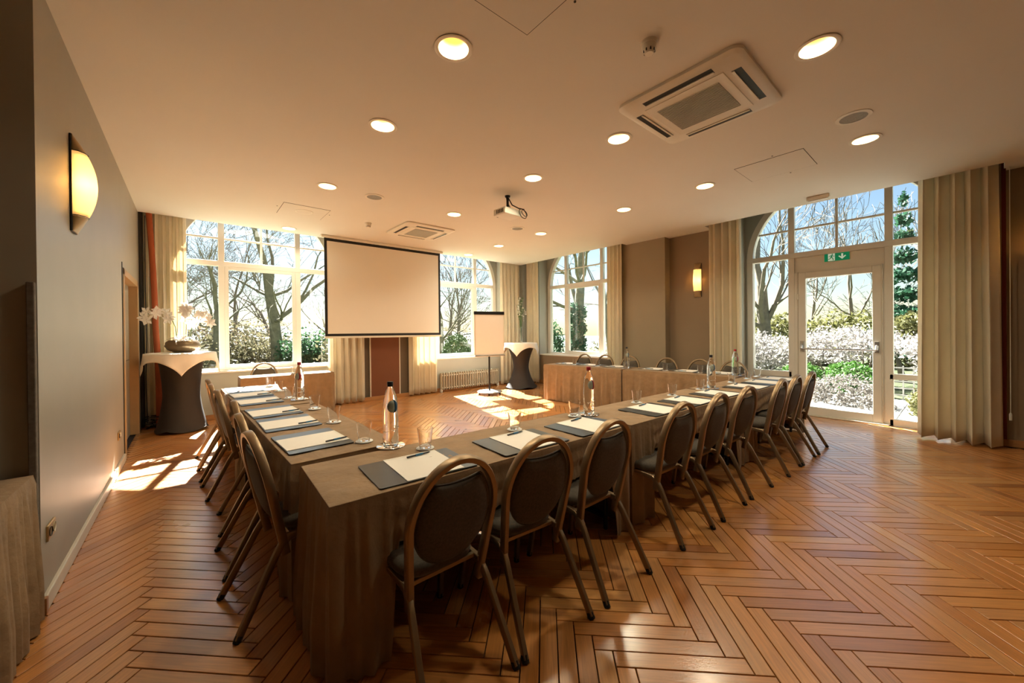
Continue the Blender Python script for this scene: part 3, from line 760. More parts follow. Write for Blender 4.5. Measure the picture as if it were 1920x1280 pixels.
MB().grid(bandf, 8, 30).build('rust_band', M_CURTRED, lc, smooth=2, solid=.004)
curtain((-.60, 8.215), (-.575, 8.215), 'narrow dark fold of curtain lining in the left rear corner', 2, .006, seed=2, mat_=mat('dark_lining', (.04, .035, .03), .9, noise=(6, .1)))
curtain((2.10, 8.19), (2.80, 8.18), 'cream curtain hanging below the left half of the screen', 5, .045, seed=1.1)
curtain((3.82, 8.18), (4.55, 8.19), 'cream curtain hanging below the right half of the screen', 5, .045, seed=2.2)
curtain((6.50, 8.19), (7.20, 8.19), 'cream curtain on the rear wall side of the far corner', 5, .045, seed=3.0)
curtain((7.42, 8.10), (7.44, 7.66), 'cream curtain on the side wall side of the far corner', 4, .04, seed=4.0)
curtain((7.31, 5.24), (7.31, 4.86), 'cream curtain between the corner window and the taupe pier', 4, .032, seed=5.0)
curtain((7.37, 3.02), (7.40, 2.50), 'cream curtain between the right wall lamp and the garden door', 4, .06, seed=6.0)
curtain((7.40, .42), (7.30, -.28), 'widest cream curtain at the right of the garden door', 5, .10, seed=.9, flare=.93)
cs = MB().grid(lambda u, v: (7.47+.01*sin(v*9), -.30-.035*u, 3.5-3.4*v), 4, 12).build('curtain_lining', mat('dark_red_lining', (.13, .018, .012), .9, noise=(6, .1)), smooth=2, solid=.004)
tag(cs, 'dark red lining edge hanging behind the right curtain', 'curtain lining')
pc = empty('pull_cord', (7.44, -.36, 0)); tag(pc, 'thin white curtain pull cord at the right wall', 'cord')
MB().tube([(0, 0, 3.4), (0, 0, .42)], .004, 6).build('cord', M_OFFW, pc)
MB().lathe([(0, 0), (.012, 0), (.013, .07), (.006, .09), (0, .09)], 10, (0, 0, .34)).build('weight', M_OFFW, pc, smooth=True)

# ------------------------------------------------------------------ projection screen
ps = empty('projection_screen', (3.22, 7.9, 0)); tag(ps, 'large white projection screen with black border hanging before the rear wall', 'screen')
SX, S0, S1 = 1.255, 1.40, 3.30
MB().box(-SX, SX, 0, .003, S0, S1).build('fabric', M_SCREEN, ps)
for nm, a in (('top_border', (-SX, SX, S1-.055, S1)), ('bottom_border', (-SX, SX, S0, S0+.05)), ('side_border', (-SX, -SX+.05, S0+.05, S1-.055)), ('side_border', (SX-.05, SX, S0+.05, S1-.055))):
    MB().box(a[0], a[1], -.002, 0, a[2], a[3]).build(nm, M_BLACK, ps)
MB().box(-SX-.01, SX+.01, -.014, .018, S0-.04, S0).build('weight_bar', M_OFFW, ps, bevel=.006)
MB().box(-SX-.06, SX+.06, -.04, .06, S1, CE).build('case', M_OFFW, ps, bevel=.01)

# ------------------------------------------------------------------ flip chart
fc = empty('flip_chart', (5.34, 7.16, 0), radians(-16)); tag(fc, 'white flip chart on a round wheeled base', 'flip chart')
MB().lathe([(0, .085), (.20, .085), (.285, .075), (.295, .06), (.285, .05), (0, .05)], 40).build('base', M_STEEL, fc, smooth=True)
for k in range(5):
    a = 2*pi*k/5+.5; c = MB(); c.lathe([(0, -.012), (.022, -.012), (.024, 0), (.022, .012), (0, .012)], 14)
    c.v = [(.25*cos(a)+p[2], .25*sin(a)+p[0], .025+p[1]) for p in c.v]; c.box(.25*cos(a)-.008, .25*cos(a)+.008, .25*sin(a)-.008, .25*sin(a)+.008, .03, .06)
    c.build('caster', M_RUBBER, fc, smooth=True)
MB().tube([(0, .02, .08), (0, .02, 1.2)], .02, 14).build('pole', M_DARK, fc, smooth=True)
MB().box(-.37, .37, -.01, .012, .91, 1.90).build('board', M_OFFW, fc, bevel=.006)
MB().box(-.345, .345, -.018, -.011, .925, 1.86).build('paper_pad', M_PAPER, fc)
MB().box(-.375, .375, -.03, .02, 1.86, 1.935).build('clamp_bar', M_DARK, fc, bevel=.008)
MB().box(-.375, .375, -.045, .012, .885, .915).build('pen_tray', M_STEEL, fc, bevel=.006)

# ------------------------------------------------------------------ cocktail tables
def cocktail(x, y, rz, H, R_, label, clabel, ridge, wst=.55, rb=.33):
    t = empty('cocktail_table', (x, y, 0), rz); tag(t, label, 'table')
    def fn(u, v):
        z = .01+(H-.05)*v; a = 2*pi*u
        sq = 1/(abs(cos(a))**3+abs(sin(a))**3)**(1/3.)      # four footed at the floor, round above
        waist = wst+(1-wst)*abs(2*v-.95)**1.7
        k = max(0, 1-v*2.2)
        r = rb*waist*((1-k)+k*sq*1.12)
        lift = (.05*(1-abs(cos(2*a))) if v == 0 else 0)
        return (r*cos(a), r*sin(a), z+lift)
    MB().grid(fn, 48, 24, True).build('stretch_cover', M_STRETCH, t, smooth=2)
    MB().tube([(0, 0, .02), (0, 0, H-.03)], .03, 12).build('pedestal', M_DARK, t)
    MB().lathe([(0, H-.03), (R_, H-.03), (R_, H-.004), (0, H-.004)], 40).build('tabletop', M_OFFW, t, smooth=True)
    c = empty('white_tablecloth', (x, y, 0), rz+ridge); tag(c, clabel, 'tablecloth')
    Sq = R_*1.30
    def cf(u, v):
        px, py = (u*2-1)*Sq, (v*2-1)*Sq; r = sqrt(px*px+py*py)
        if r <= R_: return (px, py, H+.001)
        d = r-R_; a = math.atan2(py, px); f = .03*sin(a*9+1)*min(1, d/.2)
        rr = R_+.012+.10*d+f*.6+.012
        return (rr*cos(a), rr*sin(a), H-.0-d*.98)
    MB().grid(cf, 45, 45).build('cloth', M_WCLOTH, c, smooth=2, solid=.003)
    return t
cocktail(-.12, 7.70, .25, 1.185, .40, 'standing table in black stretch cover by the left curtain', 'white cloth on the standing table with the orchid bowl', .55, wst=.80, rb=.275)
cocktail(6.55, 7.42, .5, 1.165, .40, 'standing table in black stretch cover in the far corner', 'white cloth on the standing table in the far corner', .9, rb=.36)

# orchid bowl
def petal_flower(b, c, nrm, size, rot=0):
    n = Vector(nrm).normalized(); u = n.orthogonal().normalized(); w = n.cross(u)
    for k in range(5):
        a = rot+2*pi*k/5; d = u*cos(a)+w*sin(a); e = n.cross(d)
        c0 = Vector(c); wd = size*(.5 if k % 2 else .62)
        b.add([c0, c0+d*size*.5+e*wd*.5+n*size*.12, c0+d*size+n*size*.05, c0+d*size*.5-e*wd*.5+n*size*.12], [(0, 1, 2, 3)])
M_PETAL = mat('white_petal', (.90, .87, .83), .6, noise=(20, .04), translucent=.5); M_STEM = mat('green_stem', (.07, .13, .035), .5, noise=(20, .2)); M_LEAFD = mat('dark_leaf', (.025, .06, .02), .4, noise=(20, .2))
ob = empty('orchid_bowl', (-.10, 7.70, 1.192)); ob.scale = (1.2, 1.2, 1.28); tag(ob, 'bronze bowl of white orchids on the left standing table', 'orchid')
MB().lathe([(0, 0), (.09, 0), (.15, .03), (.178, .075), (.165, .12), (.135, .145), (.125, .142), (.15, .10), (.13, .06), (0, .04)], 36).build('bowl', M_BOWL, ob, smooth=True)
MB().lathe([(0, .12), (.13, .115)], 24).build('moss', M_LEAFD, ob, smooth=True)
for nm, pts, nf in (('left_spray', [(-.05, 0, .12), (-.07, 0, .30), (-.12, -.02, .44), (-.22, -.03, .49), (-.31, -.02, .46), (-.35, -.01, .38)], 9),
                    ('centre_spray', [(.03, 0, .12), (.035, 0, .32), (.03, -.02, .47), (.06, -.03, .55), (.04, -.05, .50)], 10),
                    ('right_spray', [(.06, .02, .12), (.09, .02, .28), (.17, .01, .42), (.25, 0, .44), (.27, -.01, .34)], 9)):
    st = MB().tube(pts, .004, 6).build(nm, M_STEM, ob, smooth=True)
    P = [Vector(p) for p in pts]
    for k in range(nf):
        f_ = .35+.65*k/(nf-1); s_ = f_*(len(P)-1); i = min(int(s_), len(P)-2); q = P[i].lerp(P[i+1], s_-i)
        b = MB(); rnd = Vector((random.uniform(-.03, .03), random.uniform(-.05, -.01), random.uniform(-.03, .03)))
        petal_flower(b, q+rnd, (random.uniform(-.5, .5), -1, random.uniform(-.2, .4)), .066, k); b.build('flower', M_PETAL, st, solid=.0012)
for k in range(6):
    a = k*1.1; b = MB(); d = Vector((cos(a), sin(a)*.7-.2, 0))
    b.add([Vector((0, 0, .12)), d*.09+Vector((-.02*sin(a), .02*cos(a), .18)), d*.17+Vector((0, 0, .14)), d*.09+Vector((.02*sin(a), -.02*cos(a), .18))], [(0, 1, 2, 3)]); b.build('leaf', M_LEAFD, ob, solid=.002)
b = MB(); petal_flower(b, (-.03, -.13, .155), (0, -1, .5), .075, .3); petal_flower(b, (.01, -.125, .165), (.2, -1, .6), .06, .9); b.build('bloom', M_PETAL, ob, solid=.0015)
# tall stem vase
tv = empty('stem_vase', (6.56, 7.42, 1.172)); tag(tv, 'tall glass vase of thin flower stems on the far corner standing table', 'vase')
MB().lathe([(0, 0), (.035, 0), (.038, .02), (.026, .2), (.03, .42), (.028, .42), (.024, .2), (.034, .025), (0, .02)], 20).build('glass_body', M_TUMBLER, tv, smooth=True)
for k in range(6):
    a = k*1.05; r = .02+.05*random.random(); h = .75+.45*random.random()
    st = MB().tube([(0, 0, .05), (r*.3*cos(a), r*.3*sin(a), .4), (r*cos(a), r*sin(a), h*.8), (1.9*r*cos(a), 1.9*r*sin(a), h)], .004, 5).build('stem', M_STEM, tv, smooth=True)
    b = MB()
    for q in range(7): petal_flower(b, (r*(1+q*.13)*cos(a)+random.uniform(-.04, .04), r*(1+q*.13)*sin(a)+random.uniform(-.04, .04), h*(.62+.06*q)), (random.uniform(-1, 1), -1, .3), .03, q)
    b.build('blossoms', M_PETAL if k % 2 else M_STEM, st, solid=.001)

# ------------------------------------------------------------------ radiator
ra = empty('radiator', (5.5, 8.18, 0)); tag(ra, 'cream column radiator under the window behind the flip chart', 'radiator')
NR = 26; wR = 1.74
sec = MB()
for yy in (-.024, .024): sec.tube([(0, yy, .07), (0, yy, .45)], .0145, 8)
sec.tube([(0, -.024, .45), (0, 0, .462), (0, .024, .45)], .0145, 8); sec.tube([(0, -.024, .07), (0, 0, .058), (0, .024, .07)], .0145, 8)
M_RAD = mat('radiator_enamel', (.50, .43, .32), .45, noise=(4, .03))
s0 = sec.build('column', M_RAD, ra, smooth=True); s0.location = (-wR/2, 0, 0)
for k in range(1, NR):
    o = s0.copy(); COL.objects.link(o); o.parent = ra; o.location = (-wR/2+wR*k/(NR-1), 0, 0)
hb = MB(); hb.tube([(-wR/2, 0, .40), (wR/2, 0, .40)], .012, 8); hb.tube([(-wR/2, 0, .10), (wR/2, 0, .10)], .012, 8)
hb.build('header_pipe', M_OFFW, ra, smooth=True)
MB().box(-wR/2, wR/2, .055, .062, .08, .44).build('gap_shade_sheet', M_JAMB, ra)  # brown sheet added behind the columns, stands in for the shade between them
for s_ in (-1, 1): MB().box(s_*wR/2-.015, s_*wR/2+.015, -.04, .04, 0, .07).build('foot', M_OFFW, ra)

# ------------------------------------------------------------------ ceiling fittings
M_REFL = mat('gold_reflector', (.78, .50, .22), .35, metal=.35, noise=(9, .03))
M_LAMP = mat('lamp_face', (1, .9, .7), .5, emit=((1, .80, .50), 5), noise=(40, .05))
def downlight():
    t = empty('downlight')
    MB().lathe([(HR-.004, .002), (HR+.02, -.001), (HR+.022, -.006), (HR+.012, -.010), (HR-.006, -.006)], 40).build('trim_ring', M_OFFW, t, smooth=True)
    MB().lathe([(HR-.004, -.004), (HR-.008, .02), (HR-.020, .06), (.064, .105), (.046, .130)], 40).build('reflector', M_REFL, t, smooth=True)
    MB().lathe([(0, .120), (.030, .121), (.047, .127), (.047, .15), (0, .15)], 24).build('lamp', M_LAMP, t, smooth=True)
    return t
dl = downlight(); register(dl)
col_n = ['left column', 'middle column', 'right column']
cnt = {}
for i, (x, y) in enumerate(LIGHTS):
    o = dl if i == 0 else copy_tree(dl)
    place(o, (x, y, CE)); c = LX.index(x); k = cnt.get(c, 0); cnt[c] = k+1
    tag(o, f'recessed round ceiling downlight, {ORD[k]} from the camera in the {col_n[c]}', 'downlight', 'recessed ceiling downlights')
    ld = bpy.data.lights.new('downlight_lamp', 'SPOT'); ld.energy = DOWNLIGHT_W; ld.color = (1, .91, .66); ld.spot_size = radians(148); ld.spot_blend = .3; ld.shadow_soft_size = .09
    lo = bpy.data.objects.new('downlight_lamp', ld); COL.objects.link(lo); lo.parent = o; lo.location = (0, 0, .06)
for (x, y, lb) in ((4.57, .63, 'round grey ceiling speaker with white ring near the large air unit'), (1.97, 5.28, 'round beige ceiling speaker left of the projector'), (4.6, 5.27, 'round beige ceiling speaker in front of the far windows')):
    t = empty('ceiling_speaker', (x, y, CE)); tag(t, lb, 'speaker', 'ceiling speakers')
    MB().lathe([(.098, 0), (.128, 0), (.127, -.006), (.098, -.009)], 36).build('ring', M_OFFW, t, smooth=True)
    MB().lathe([(0, -.006), (.1, -.006)], 36).build('grille', mat('speaker_mesh', (.30, .30, .27), .7, noise=(250, .3)), t)
for (x, y, lb) in ((2.33, 1.33, 'round white smoke detector in front of the large air unit'), (2.35, 6.6, 'small smoke detector near the projection screen')):
    t = empty('smoke_detector', (x, y, CE)); tag(t, lb, 'smoke detector', 'ceiling smoke detectors')
    MB().lathe([(0, -.02), (.052, -.02), (.055, 0)], 28).build('base', M_OFFW, t, smooth=True)
    MB().lathe([(0, -.075), (.026, -.075), (.033, -.066), (.036, -.05), (.044, -.045), (.048, -.02)], 28).build('sensor', M_OFFW, t, smooth=True)
    cg = MB()
    for k in range(8): a = k*pi/4; cg.box(.033*cos(a)-.004, .033*cos(a)+.004, .033*sin(a)-.004, .033*sin(a)+.004, -.066, -.046)
    cg.build('cage', M_DARK, t)
def ac_unit(x, y, label):
    t = empty('air_conditioner', (x, y, CE)); tag(t, label, 'air conditioner', 'ceiling air units')
    S = .48
    pan = MB()
    ro = rr_outline(S, S, .07, 6); ri = rr_outline(S-.03, S-.03, .05, 6)
    n = len(ro)
    vs = [(u, v, 0) for u, v in ro]+[(u, v, -.022) for u, v in ro]+[(u, v, -.042) for u, v in ri]
    fs = [(i, (i+1) % n, n+(i+1) % n, n+i) for i in range(n)]+[(n+i, n+(i+1) % n, 2*n+(i+1) % n, 2*n+i) for i in range(n)]+[tuple(range(2*n, 3*n))]
    pan.add(vs, fs); pan.build('panel', M_OFFW, t, smooth=True)
    for k in range(4):
        Rm = Matrix.Rotation(k*pi/2, 4, 'Z')
        MB().box(-.27, .27, -.415, -.350, -.0425, -.0415, Rm).build('outlet_slot', M_BLACK, t)
        fl_ = MB().box(-.265, .265, -.368, -.352, -.050, -.040, Rm); fl_.build('flap', M_OFFW, t)
    MB().box(-.31, .31, -.31, .31, -.047, -.041).build('grille_frame', M_OFFW, t, bevel=.008)
    MB().box(-.22, .22, -.245, .245, -.0475, -.046).build('intake', M_BLACK, t)
    for k in range(24):
        xx = -.22+.44*k/23; MB_s = None
        if k == 0:
            s_ = MB().box(-.0024, .0024, -.245, .245, -.054, -.0476).build('louvre', M_OFFW, t); s_.location = (xx, 0, 0)
        else:
            q = s_.copy(); COL.objects.link(q); q.parent = t; q.location = (xx, 0, 0)
    return t
ac_unit(3.26, 1.42, 'large square ceiling air conditioner close to the camera')
ac_unit(3.29, 6.52, 'square ceiling air conditioner above the projection screen')

# projector
pj = empty('projector', (3.40, 4.10, 0), radians(4)); tag(pj, 'white ceiling projector with looped black cables', 'projector')
MB().box(-.16, .16, -.12, .12, 3.06, 3.15).build('body', M_OFFW, pj, bevel=.012)
MB().lathe([(0, 0), (.035, 0), (.04, .02), (0, .02)], 18).build('mount_plate', M_DARK, pj).location = (0, 0, 3.33)
MB().tube([(0, 0, 3.15), (0, 0, 3.35)], .018, 10).build('mount_pole', M_DARK, pj, smooth=True)
ln = MB().lathe([(0, 0), (.032, 0), (.036, .03), (.03, .034), (0, .03)], 20); ln.v = [(p[0]-.06, .118+p[2], 3.105+p[1]) for p in ln.v]; ln.build('lens', M_BLACK, pj, smooth=True)
cbm = MB()
for r, yy in ((.07, -.15), (.05, -.18)): cbm.tube([(.03+.12+r*cos(a), yy+.02*sin(a), 3.10+r*sin(a)) for a in np.linspace(0, 2*pi, 17)[:-1]], .005, 6, closed=True)
cbm.tube([(0, 0, 3.34), (.04, -.05, 3.22), (.10, -.12, 3.17), (.17, -.16, 3.16)], .008, 6); cbm.tube([(-.03, .0, 3.35), (-.04, -.03, 3.25), (0, -.05, 3.18)], .005, 6)
cbm.build('cables', M_RUBBER, pj, smooth=True)
for k in range(5): MB().box(-.161, -.159, -.08+k*.03, -.062+k*.03, 3.08, 3.13).build('vent', M_DARK, pj)
# emergency light by the garden window
el = empty('emergency_light', (6.86, 1.33, CE)); tag(el, 'small white emergency light on the ceiling above the garden door', 'emergency light')
MB().box(-.035, .035, -.13, .13, -.055, 0).build('housing', M_OFFW, el, bevel=.008); MB().box(-.028, .028, -.11, .11, -.066, -.055).build('diffuser', M_WHITE, el, bevel=.004)

# ------------------------------------------------------------------ wall lamps
M_SHADE = mat('frosted_lamp_shade', (.92, .80, .58), .6, emit=((1, .66, .28), SCONCE_EMIT), noise=(5, .1), translucent=.6)
M_SHADE2 = mat('tan_metal', (.45, .32, .17), .4, metal=.4, noise=(9, .06))
def sconce(loc, rz, label):
    t = empty('wall_lamp', loc, rz); tag(t, label, 'wall lamp', 'curved wall lamps')      # local +y out of the wall
    H_ = .325
    MB().box(-.075, .075, .001, .012, -H_, H_).build('backplate', M_DARK, t, bevel=.003)
    def arc(z): return .012+.105*(1-(z/H_)**2)
    def sh(z0, z1, nm, m, w):
        def fn(u, v):
            z = z0+(z1-z0)*v; x = (u*2-1)*w; return (x, .012+(arc(z)-.010)*(max(0, 1-abs(u*2-1)**2.6))**.5, z)
        return MB().grid(fn, 21, 16).build(nm, m, t, smooth=2, solid=.003)
    sh(-.215, .215, 'glass_shade', M_SHADE, .07); sh(.218, H_, 'top_cap', M_SHADE2, .068); sh(-H_, -.218, 'bottom_cap', M_SHADE2, .068)
    for z in (-.216, .216): MB().tube([(-.075, .012, z), (-.074, arc(z)*.6, z), (-.045, arc(z)*.95, z), (0, arc(z)+.008, z), (.045, arc(z)*.95, z), (.074, arc(z)*.6, z), (.075, .012, z)], .003, 6).build('clip_wire', M_DARK, t)
    ld = bpy.data.lights.new('wall_lamp_bulb', 'POINT'); ld.energy = 16; ld.color = (1, .66, .30); ld.shadow_soft_size = .04
    lo = bpy.data.objects.new('wall_lamp_bulb', ld); COL.objects.link(lo); lo.parent = t; lo.location = (0, .05, .0)
sconce((XL, 3.90, 2.48), -pi/2, 'curved wall lamp glowing on the left wall')
sconce((XR, 3.34, 2.42), pi/2, 'curved wall lamp glowing on the brown wall beside the curtain')
sconce((XR, -.66, 2.45), pi/2, 'wall lamp just outside the picture at the right wall')

# ------------------------------------------------------------------ exit sign
ex = empty('exit_sign', (XRW-.034, 1.305, 2.605)); tag(ex, 'green emergency exit sign with running figure and down arrow above the garden door', 'exit sign')
M_GRN = mat('sign_green', (.0, .17, .065), .4, emit=((0, .5, .2), .12), noise=(9, .02)); M_SWH = mat('sign_white', (.75, .82, .75), .4, emit=((.8, 1, .85), .15), noise=(9, .02))
def sg(nm, pts, m, d0=0, d1=.006): return MB().prism(pts, lambda u, v, s_: (-(d0+(d1-d0)*s_), -u, v)).build(nm, m, ex)     # u to the right as seen from the room
sg('panel', [(-.155, -.062), (.155, -.062), (.155, .062), (-.155, .062)], M_GRN, 0, .01)
sg('pictogram_door', [(-.108, -.058), (-.022, -.058), (-.022, .058), (-.108, .058)], M_SWH, .01, .0112)
fig = MB()
def q_(pts): fig.prism(pts, lambda u, v, s_: (-(.0112+.0012*s_), -u, v))
def limb(a, b, w):
    d = Vector((b[0]-a[0], b[1]-a[1])); n_ = Vector((-d.y, d.x)).normalized()*w
    q_([(a[0]-n_.x, a[1]-n_.y), (b[0]-n_.x, b[1]-n_.y), (b[0]+n_.x, b[1]+n_.y), (a[0]+n_.x, a[1]+n_.y)])
q_([(-.053+.009*cos(k*pi/5), .046+.009*sin(k*pi/5)) for k in range(10)])
limb((-.057, .034), (-.069, .0), .010); limb((-.060, .028), (-.088, .024), .004); limb((-.088, .024), (-.094, .008), .004); limb((-.056, .03), (-.042, .014), .004); limb((-.042, .014), (-.024, .014), .004)
limb((-.070, .002), (-.086, -.026), .0055); limb((-.086, -.026), (-.106, -.028), .005); limb((-.067, .002), (-.046, -.022), .0055); limb((-.046, -.022), (-.042, -.052), .005)
fig.build('running_figure', M_GRN, ex)
sg('arrow', [(.056, .044), (.080, .044), (.080, -.006), (.104, .016), (.116, .004), (.068, -.044), (.020, .004), (.032, .016), (.056, -.006)], M_SWH, .01, .0112)

# ------------------------------------------------------------------ sockets, cables, board edge
def socket(y, z, label):
    t = empty('wall_socket', (XL, y, z)); tag(t, label, 'socket', 'wall sockets')
    MB().box(0, .010, -.075, .075, -.042, .042).build('plate', M_BRASS, t, bevel=.003)
    for s_ in (-1, 1):
        k = MB().lathe([(0, .002), (.018, .002), (.024, .008), (.026, .014)], 18); k.v = [(p[2], s_*.036+p[0], p[1]) for p in k.v]; k.build('outlet', M_DARK if s_ < 0 else M_OFFW, t, smooth=True)
socket(3.26, .385, 'brass double socket low on the left wall near the camera'); socket(5.86, .38, 'brass double socket low on the left wall near the door')
lb_ = MB().box(XL-.030, XL-.002, 3.06, 3.095, .0, 1.73).build('leaning_board', mat('dark_felt_board', (.13, .105, .08), .9, noise=(40, .3)), bevel=.004)
tag(lb_, 'dark upright board edge leaning at the left wall corner', 'board')
cc = empty('cable_bundle', (-.47, 8.12, 0)); tag(cc, 'tangle of black cables on the floor behind the left standing table', 'cable')
for k in range(4):
    r = .06+.012*k; MB().tube([(r*cos(a)+.02*sin(3*a+k), r*.8*sin(a), .012+.05*k+.03*abs(sin(a+k))) for a in np.linspace(0, 2*pi, 25)[:-1]], .008, 6, closed=True).build('loop', M_RUBBER, cc, smooth=True)
MB().tube([(-.06, -.02, .10), (-.07, -.0, .8), (-.055, -.02, 1.4), (-.065, 0, 2.2), (-.06, .0, 3.3)], .006, 6).build('riser', M_RUBBER, cc, smooth=True)

# ------------------------------------------------------------------ garden
M_GRASS = mat('garden_grass', (.05, .065, .025), .9, noise=(1.5, .3), bump=(30, .5, .02))
M_PAVE = mat('pale_paving', (.36, .35, .33), .8, noise=(5, .12))
M_BARK = mat('grey_bark', (.18, .15, .12), .9, noise=(6, .3)); M_BARK2 = mat('olive_bark', (.17, .155, .10), .9, noise=(6, .3))
M_BARKP = mat('pale_bark', (.17, .145, .11), .9, noise=(6, .3))
def leafmat(n, c, isl=.35): return mat(n, c, .6, noise=(3, .15), island=isl, translucent=.3)
M_IVY = leafmat('ivy_leaves', (.035, .10, .045)); M_BLOS = leafmat('white_blossom', (.42, .39, .37), .2); M_HEATH = leafmat('pale_heather', (.22, .20, .18), .3)
M_GREEN = leafmat('clipped_green', (.06, .15, .025)); M_YEL = leafmat('yellow_green_leaves', (.15, .15, .055)); M_CON = leafmat('conifer_needles', (.035, .11, .06)); M_SCRUB = leafmat('olive_scrub', (.17, .155, .09)); M_DGREEN = leafmat('dark_evergreen', (.05, .11, .05)); M_BROWN = leafmat('brown_twiggy_scrub', (.20, .155, .10))
gz = lambda x, y: -.10-.012*max(0, y-9)-.035*max(0, y-22)*(1 if y < 60 else 1) if y > 8.6 and x < 9 else -.10-.01*max(0, x-9)
def gnd(u, v):
    x, y = -40+130*u, -40+120*v
    z = -.12-.03*max(0, y-14)-.012*max(0, x-16)
    z = max(z, -3.2)+.15*noise1(x*.3, 1)*noise1(y*.27, 2)*(1 if (x > 12 or y > 13) else 0)
    return (x, y, z)
gr = MB().grid(gnd, 60, 60).build('ground', M_GRASS, smooth=2); struct(gr, 'grassy garden ground outside the windows', 'ground')
pv = empty('terrace', (9.4, .4, -.02)); struct(pv, 'pale stone terrace outside the garden door', 'terrace')
sl0 = MB().box(-.295, .295, -.295, .295, -.06, 0).build('paving_slab', M_PAVE, pv, bevel=.008)
kk = 0
for i in range(5):
    for j in range(-3, 4):
        o = sl0 if kk == 0 else sl0.copy()
        if kk: COL.objects.link(o); o.parent = pv
        kk += 1; o.location = (-1.0+.6*i, j*.6, random.uniform(-.004, .004))
def terrain(x, y):
    z = -.12-.03*max(0, y-14)-.012*max(0, x-16); return max(z, -3.2)-.05
def bare_tree(x, y, H, r, seed, label, m=M_BARK, spread=.5, lean=(0, 0), depth=6, group='bare trees in the garden', first=.35, crook=.16, parts=('trunk', 'twigs')):
    rnd = random.Random(seed); t = empty('bare_tree', (x, y, terrain(x, y))); tag(t, label, 'tree', group)
    big, small = MB(), MB()
    def rv(): return Vector((rnd.uniform(-1, 1), rnd.uniform(-1, 1), rnd.uniform(-1, 1)))
    def grow(p, d, ln, r0, lev):
        n = 4 if lev == 0 else 3; pts = [p]; rs = [r0]; dd = d.copy()
        for k in range(n):
            dd = (dd+rv()*crook*(.6 if lev == 0 else 1.3)+Vector((0, 0, .05 if lev else .1))).normalized()
            pts.append(pts[-1]+dd*ln/n); rs.append(r0*(1-.42*(k+1)/n) if lev < depth-1 else r0*(1-.75*(k+1)/n))
        rs = [max(q, .0085) for q in rs]
        b = big if lev < 3 else small
        b.tube(pts, rs, n=9 if lev == 0 else (6 if lev < 3 else 3), caps=False)
        if lev >= depth-1: return
        nb = (3 if lev == 0 else rnd.choice((2, 3, 3)))
        for k in range(nb):
            i = n if k == 0 else rnd.choice((n-1, n, max(1, n-2))); s_ = rv(); s_ -= dd*s_.dot(dd); s_.normalize()
            sp = spread*(rnd.uniform(.25, .6) if k == 0 else rnd.uniform(.7, 1.5))
            nd = (dd+s_*sp).normalized()
            grow(pts[i], nd, ln*rnd.uniform(.58, .82), rs[i]*(.82 if k == 0 else rnd.uniform(.45, .68)), lev+1)
        if lev == 0:
            for k in range(4):
                i = rnd.choice((2, 3)); a = rnd.uniform(0, 2*pi); grow(pts[i], Vector((cos(a), sin(a), .35)).normalized(), ln*.55, rs[i]*.4, 2)
    grow(Vector((0, 0, 0)), Vector((lean[0], lean[1], 1)).normalized(), H*first, r, 0)
    big.build(parts[0], m, t, smooth=2)
    s_ = small.build(parts[1], m, t); s_['kind'] = 'stuff'
    return t
def leaf_cloud(name, label, cat, blobs, m, n, size, stem=None, group=None, flat=.0, seed=0, shell=.75):
    """blobs: [(x, y, z, rx, ry, rz)] in world; n leaves of about the given size"""
    rg = np.random.default_rng(seed); x0, y0 = blobs[0][0], blobs[0][1]; z0 = terrain(x0, y0)
    t = empty(name, (x0, y0, z0)); tag(t, label, cat, group)
    vol = np.array([b[3]*b[4]*b[5] for b in blobs])**(2/3); cn = np.maximum(1, (n*vol/vol.sum()).astype(int)); P = []
    for b, c in zip(blobs, cn):
        d = rg.normal(size=(c, 3)); d /= np.linalg.norm(d, axis=1)[:, None]; rr = (shell+(1-shell)*rg.random(c))[:, None]*(1+.12*np.sin(d[:, :1]*9+d[:, 1:2]*7+seed))
        P.append(d*rr*np.array(b[3:6])+np.array([b[0]-x0, b[1]-y0, b[2]-z0]))
    P = np.concatenate(P); c = len(P)
    a = rg.normal(size=(c, 3)); a /= np.linalg.norm(a, axis=1)[:, None]; a[:, 2] *= (1-flat); e = np.cross(a, rg.normal(size=(c, 3))); e /= np.linalg.norm(e, axis=1)[:, None]
    s_ = size*(.6+.8*rg.random((c, 1)))
    V = np.stack([P-a*s_, P+e*s_*.55, P+a*s_, P-e*s_*.55], 1).reshape(-1, 3)
    F = np.arange(c*4).reshape(-1, 4)
    me = bpy.data.meshes.new('foliage'); me.from_pydata(V.tolist(), [], F.tolist()); me.materials.append(m)
    o = bpy.data.objects.new('foliage', me); COL.objects.link(o); o.parent = t; o['kind'] = 'stuff'
    if stem:
        sb = MB(); rnd = random.Random(seed)
        for k in range(stem[0]):
            b = blobs[k % len(blobs)]; tx, ty, tz = b[0]-x0+rnd.uniform(-.6, .6)*b[3], b[1]-y0+rnd.uniform(-.6, .6)*b[4], b[2]-z0+rnd.uniform(0, .5)*b[5]
            sx, sy = rnd.uniform(-.3, .3), rnd.uniform(-.3, .3)
            mid = ((sx+tx)/2+rnd.uniform(-.2, .2), (sy+ty)/2+rnd.uniform(-.2, .2), tz*.45)
            sb.tube([(sx, sy, 0), mid, (tx, ty, tz)], [stem[1], stem[1]*.7, stem[1]*.25], 6)
        sb.build('stems', stem[2], t, smooth=2)
    return t
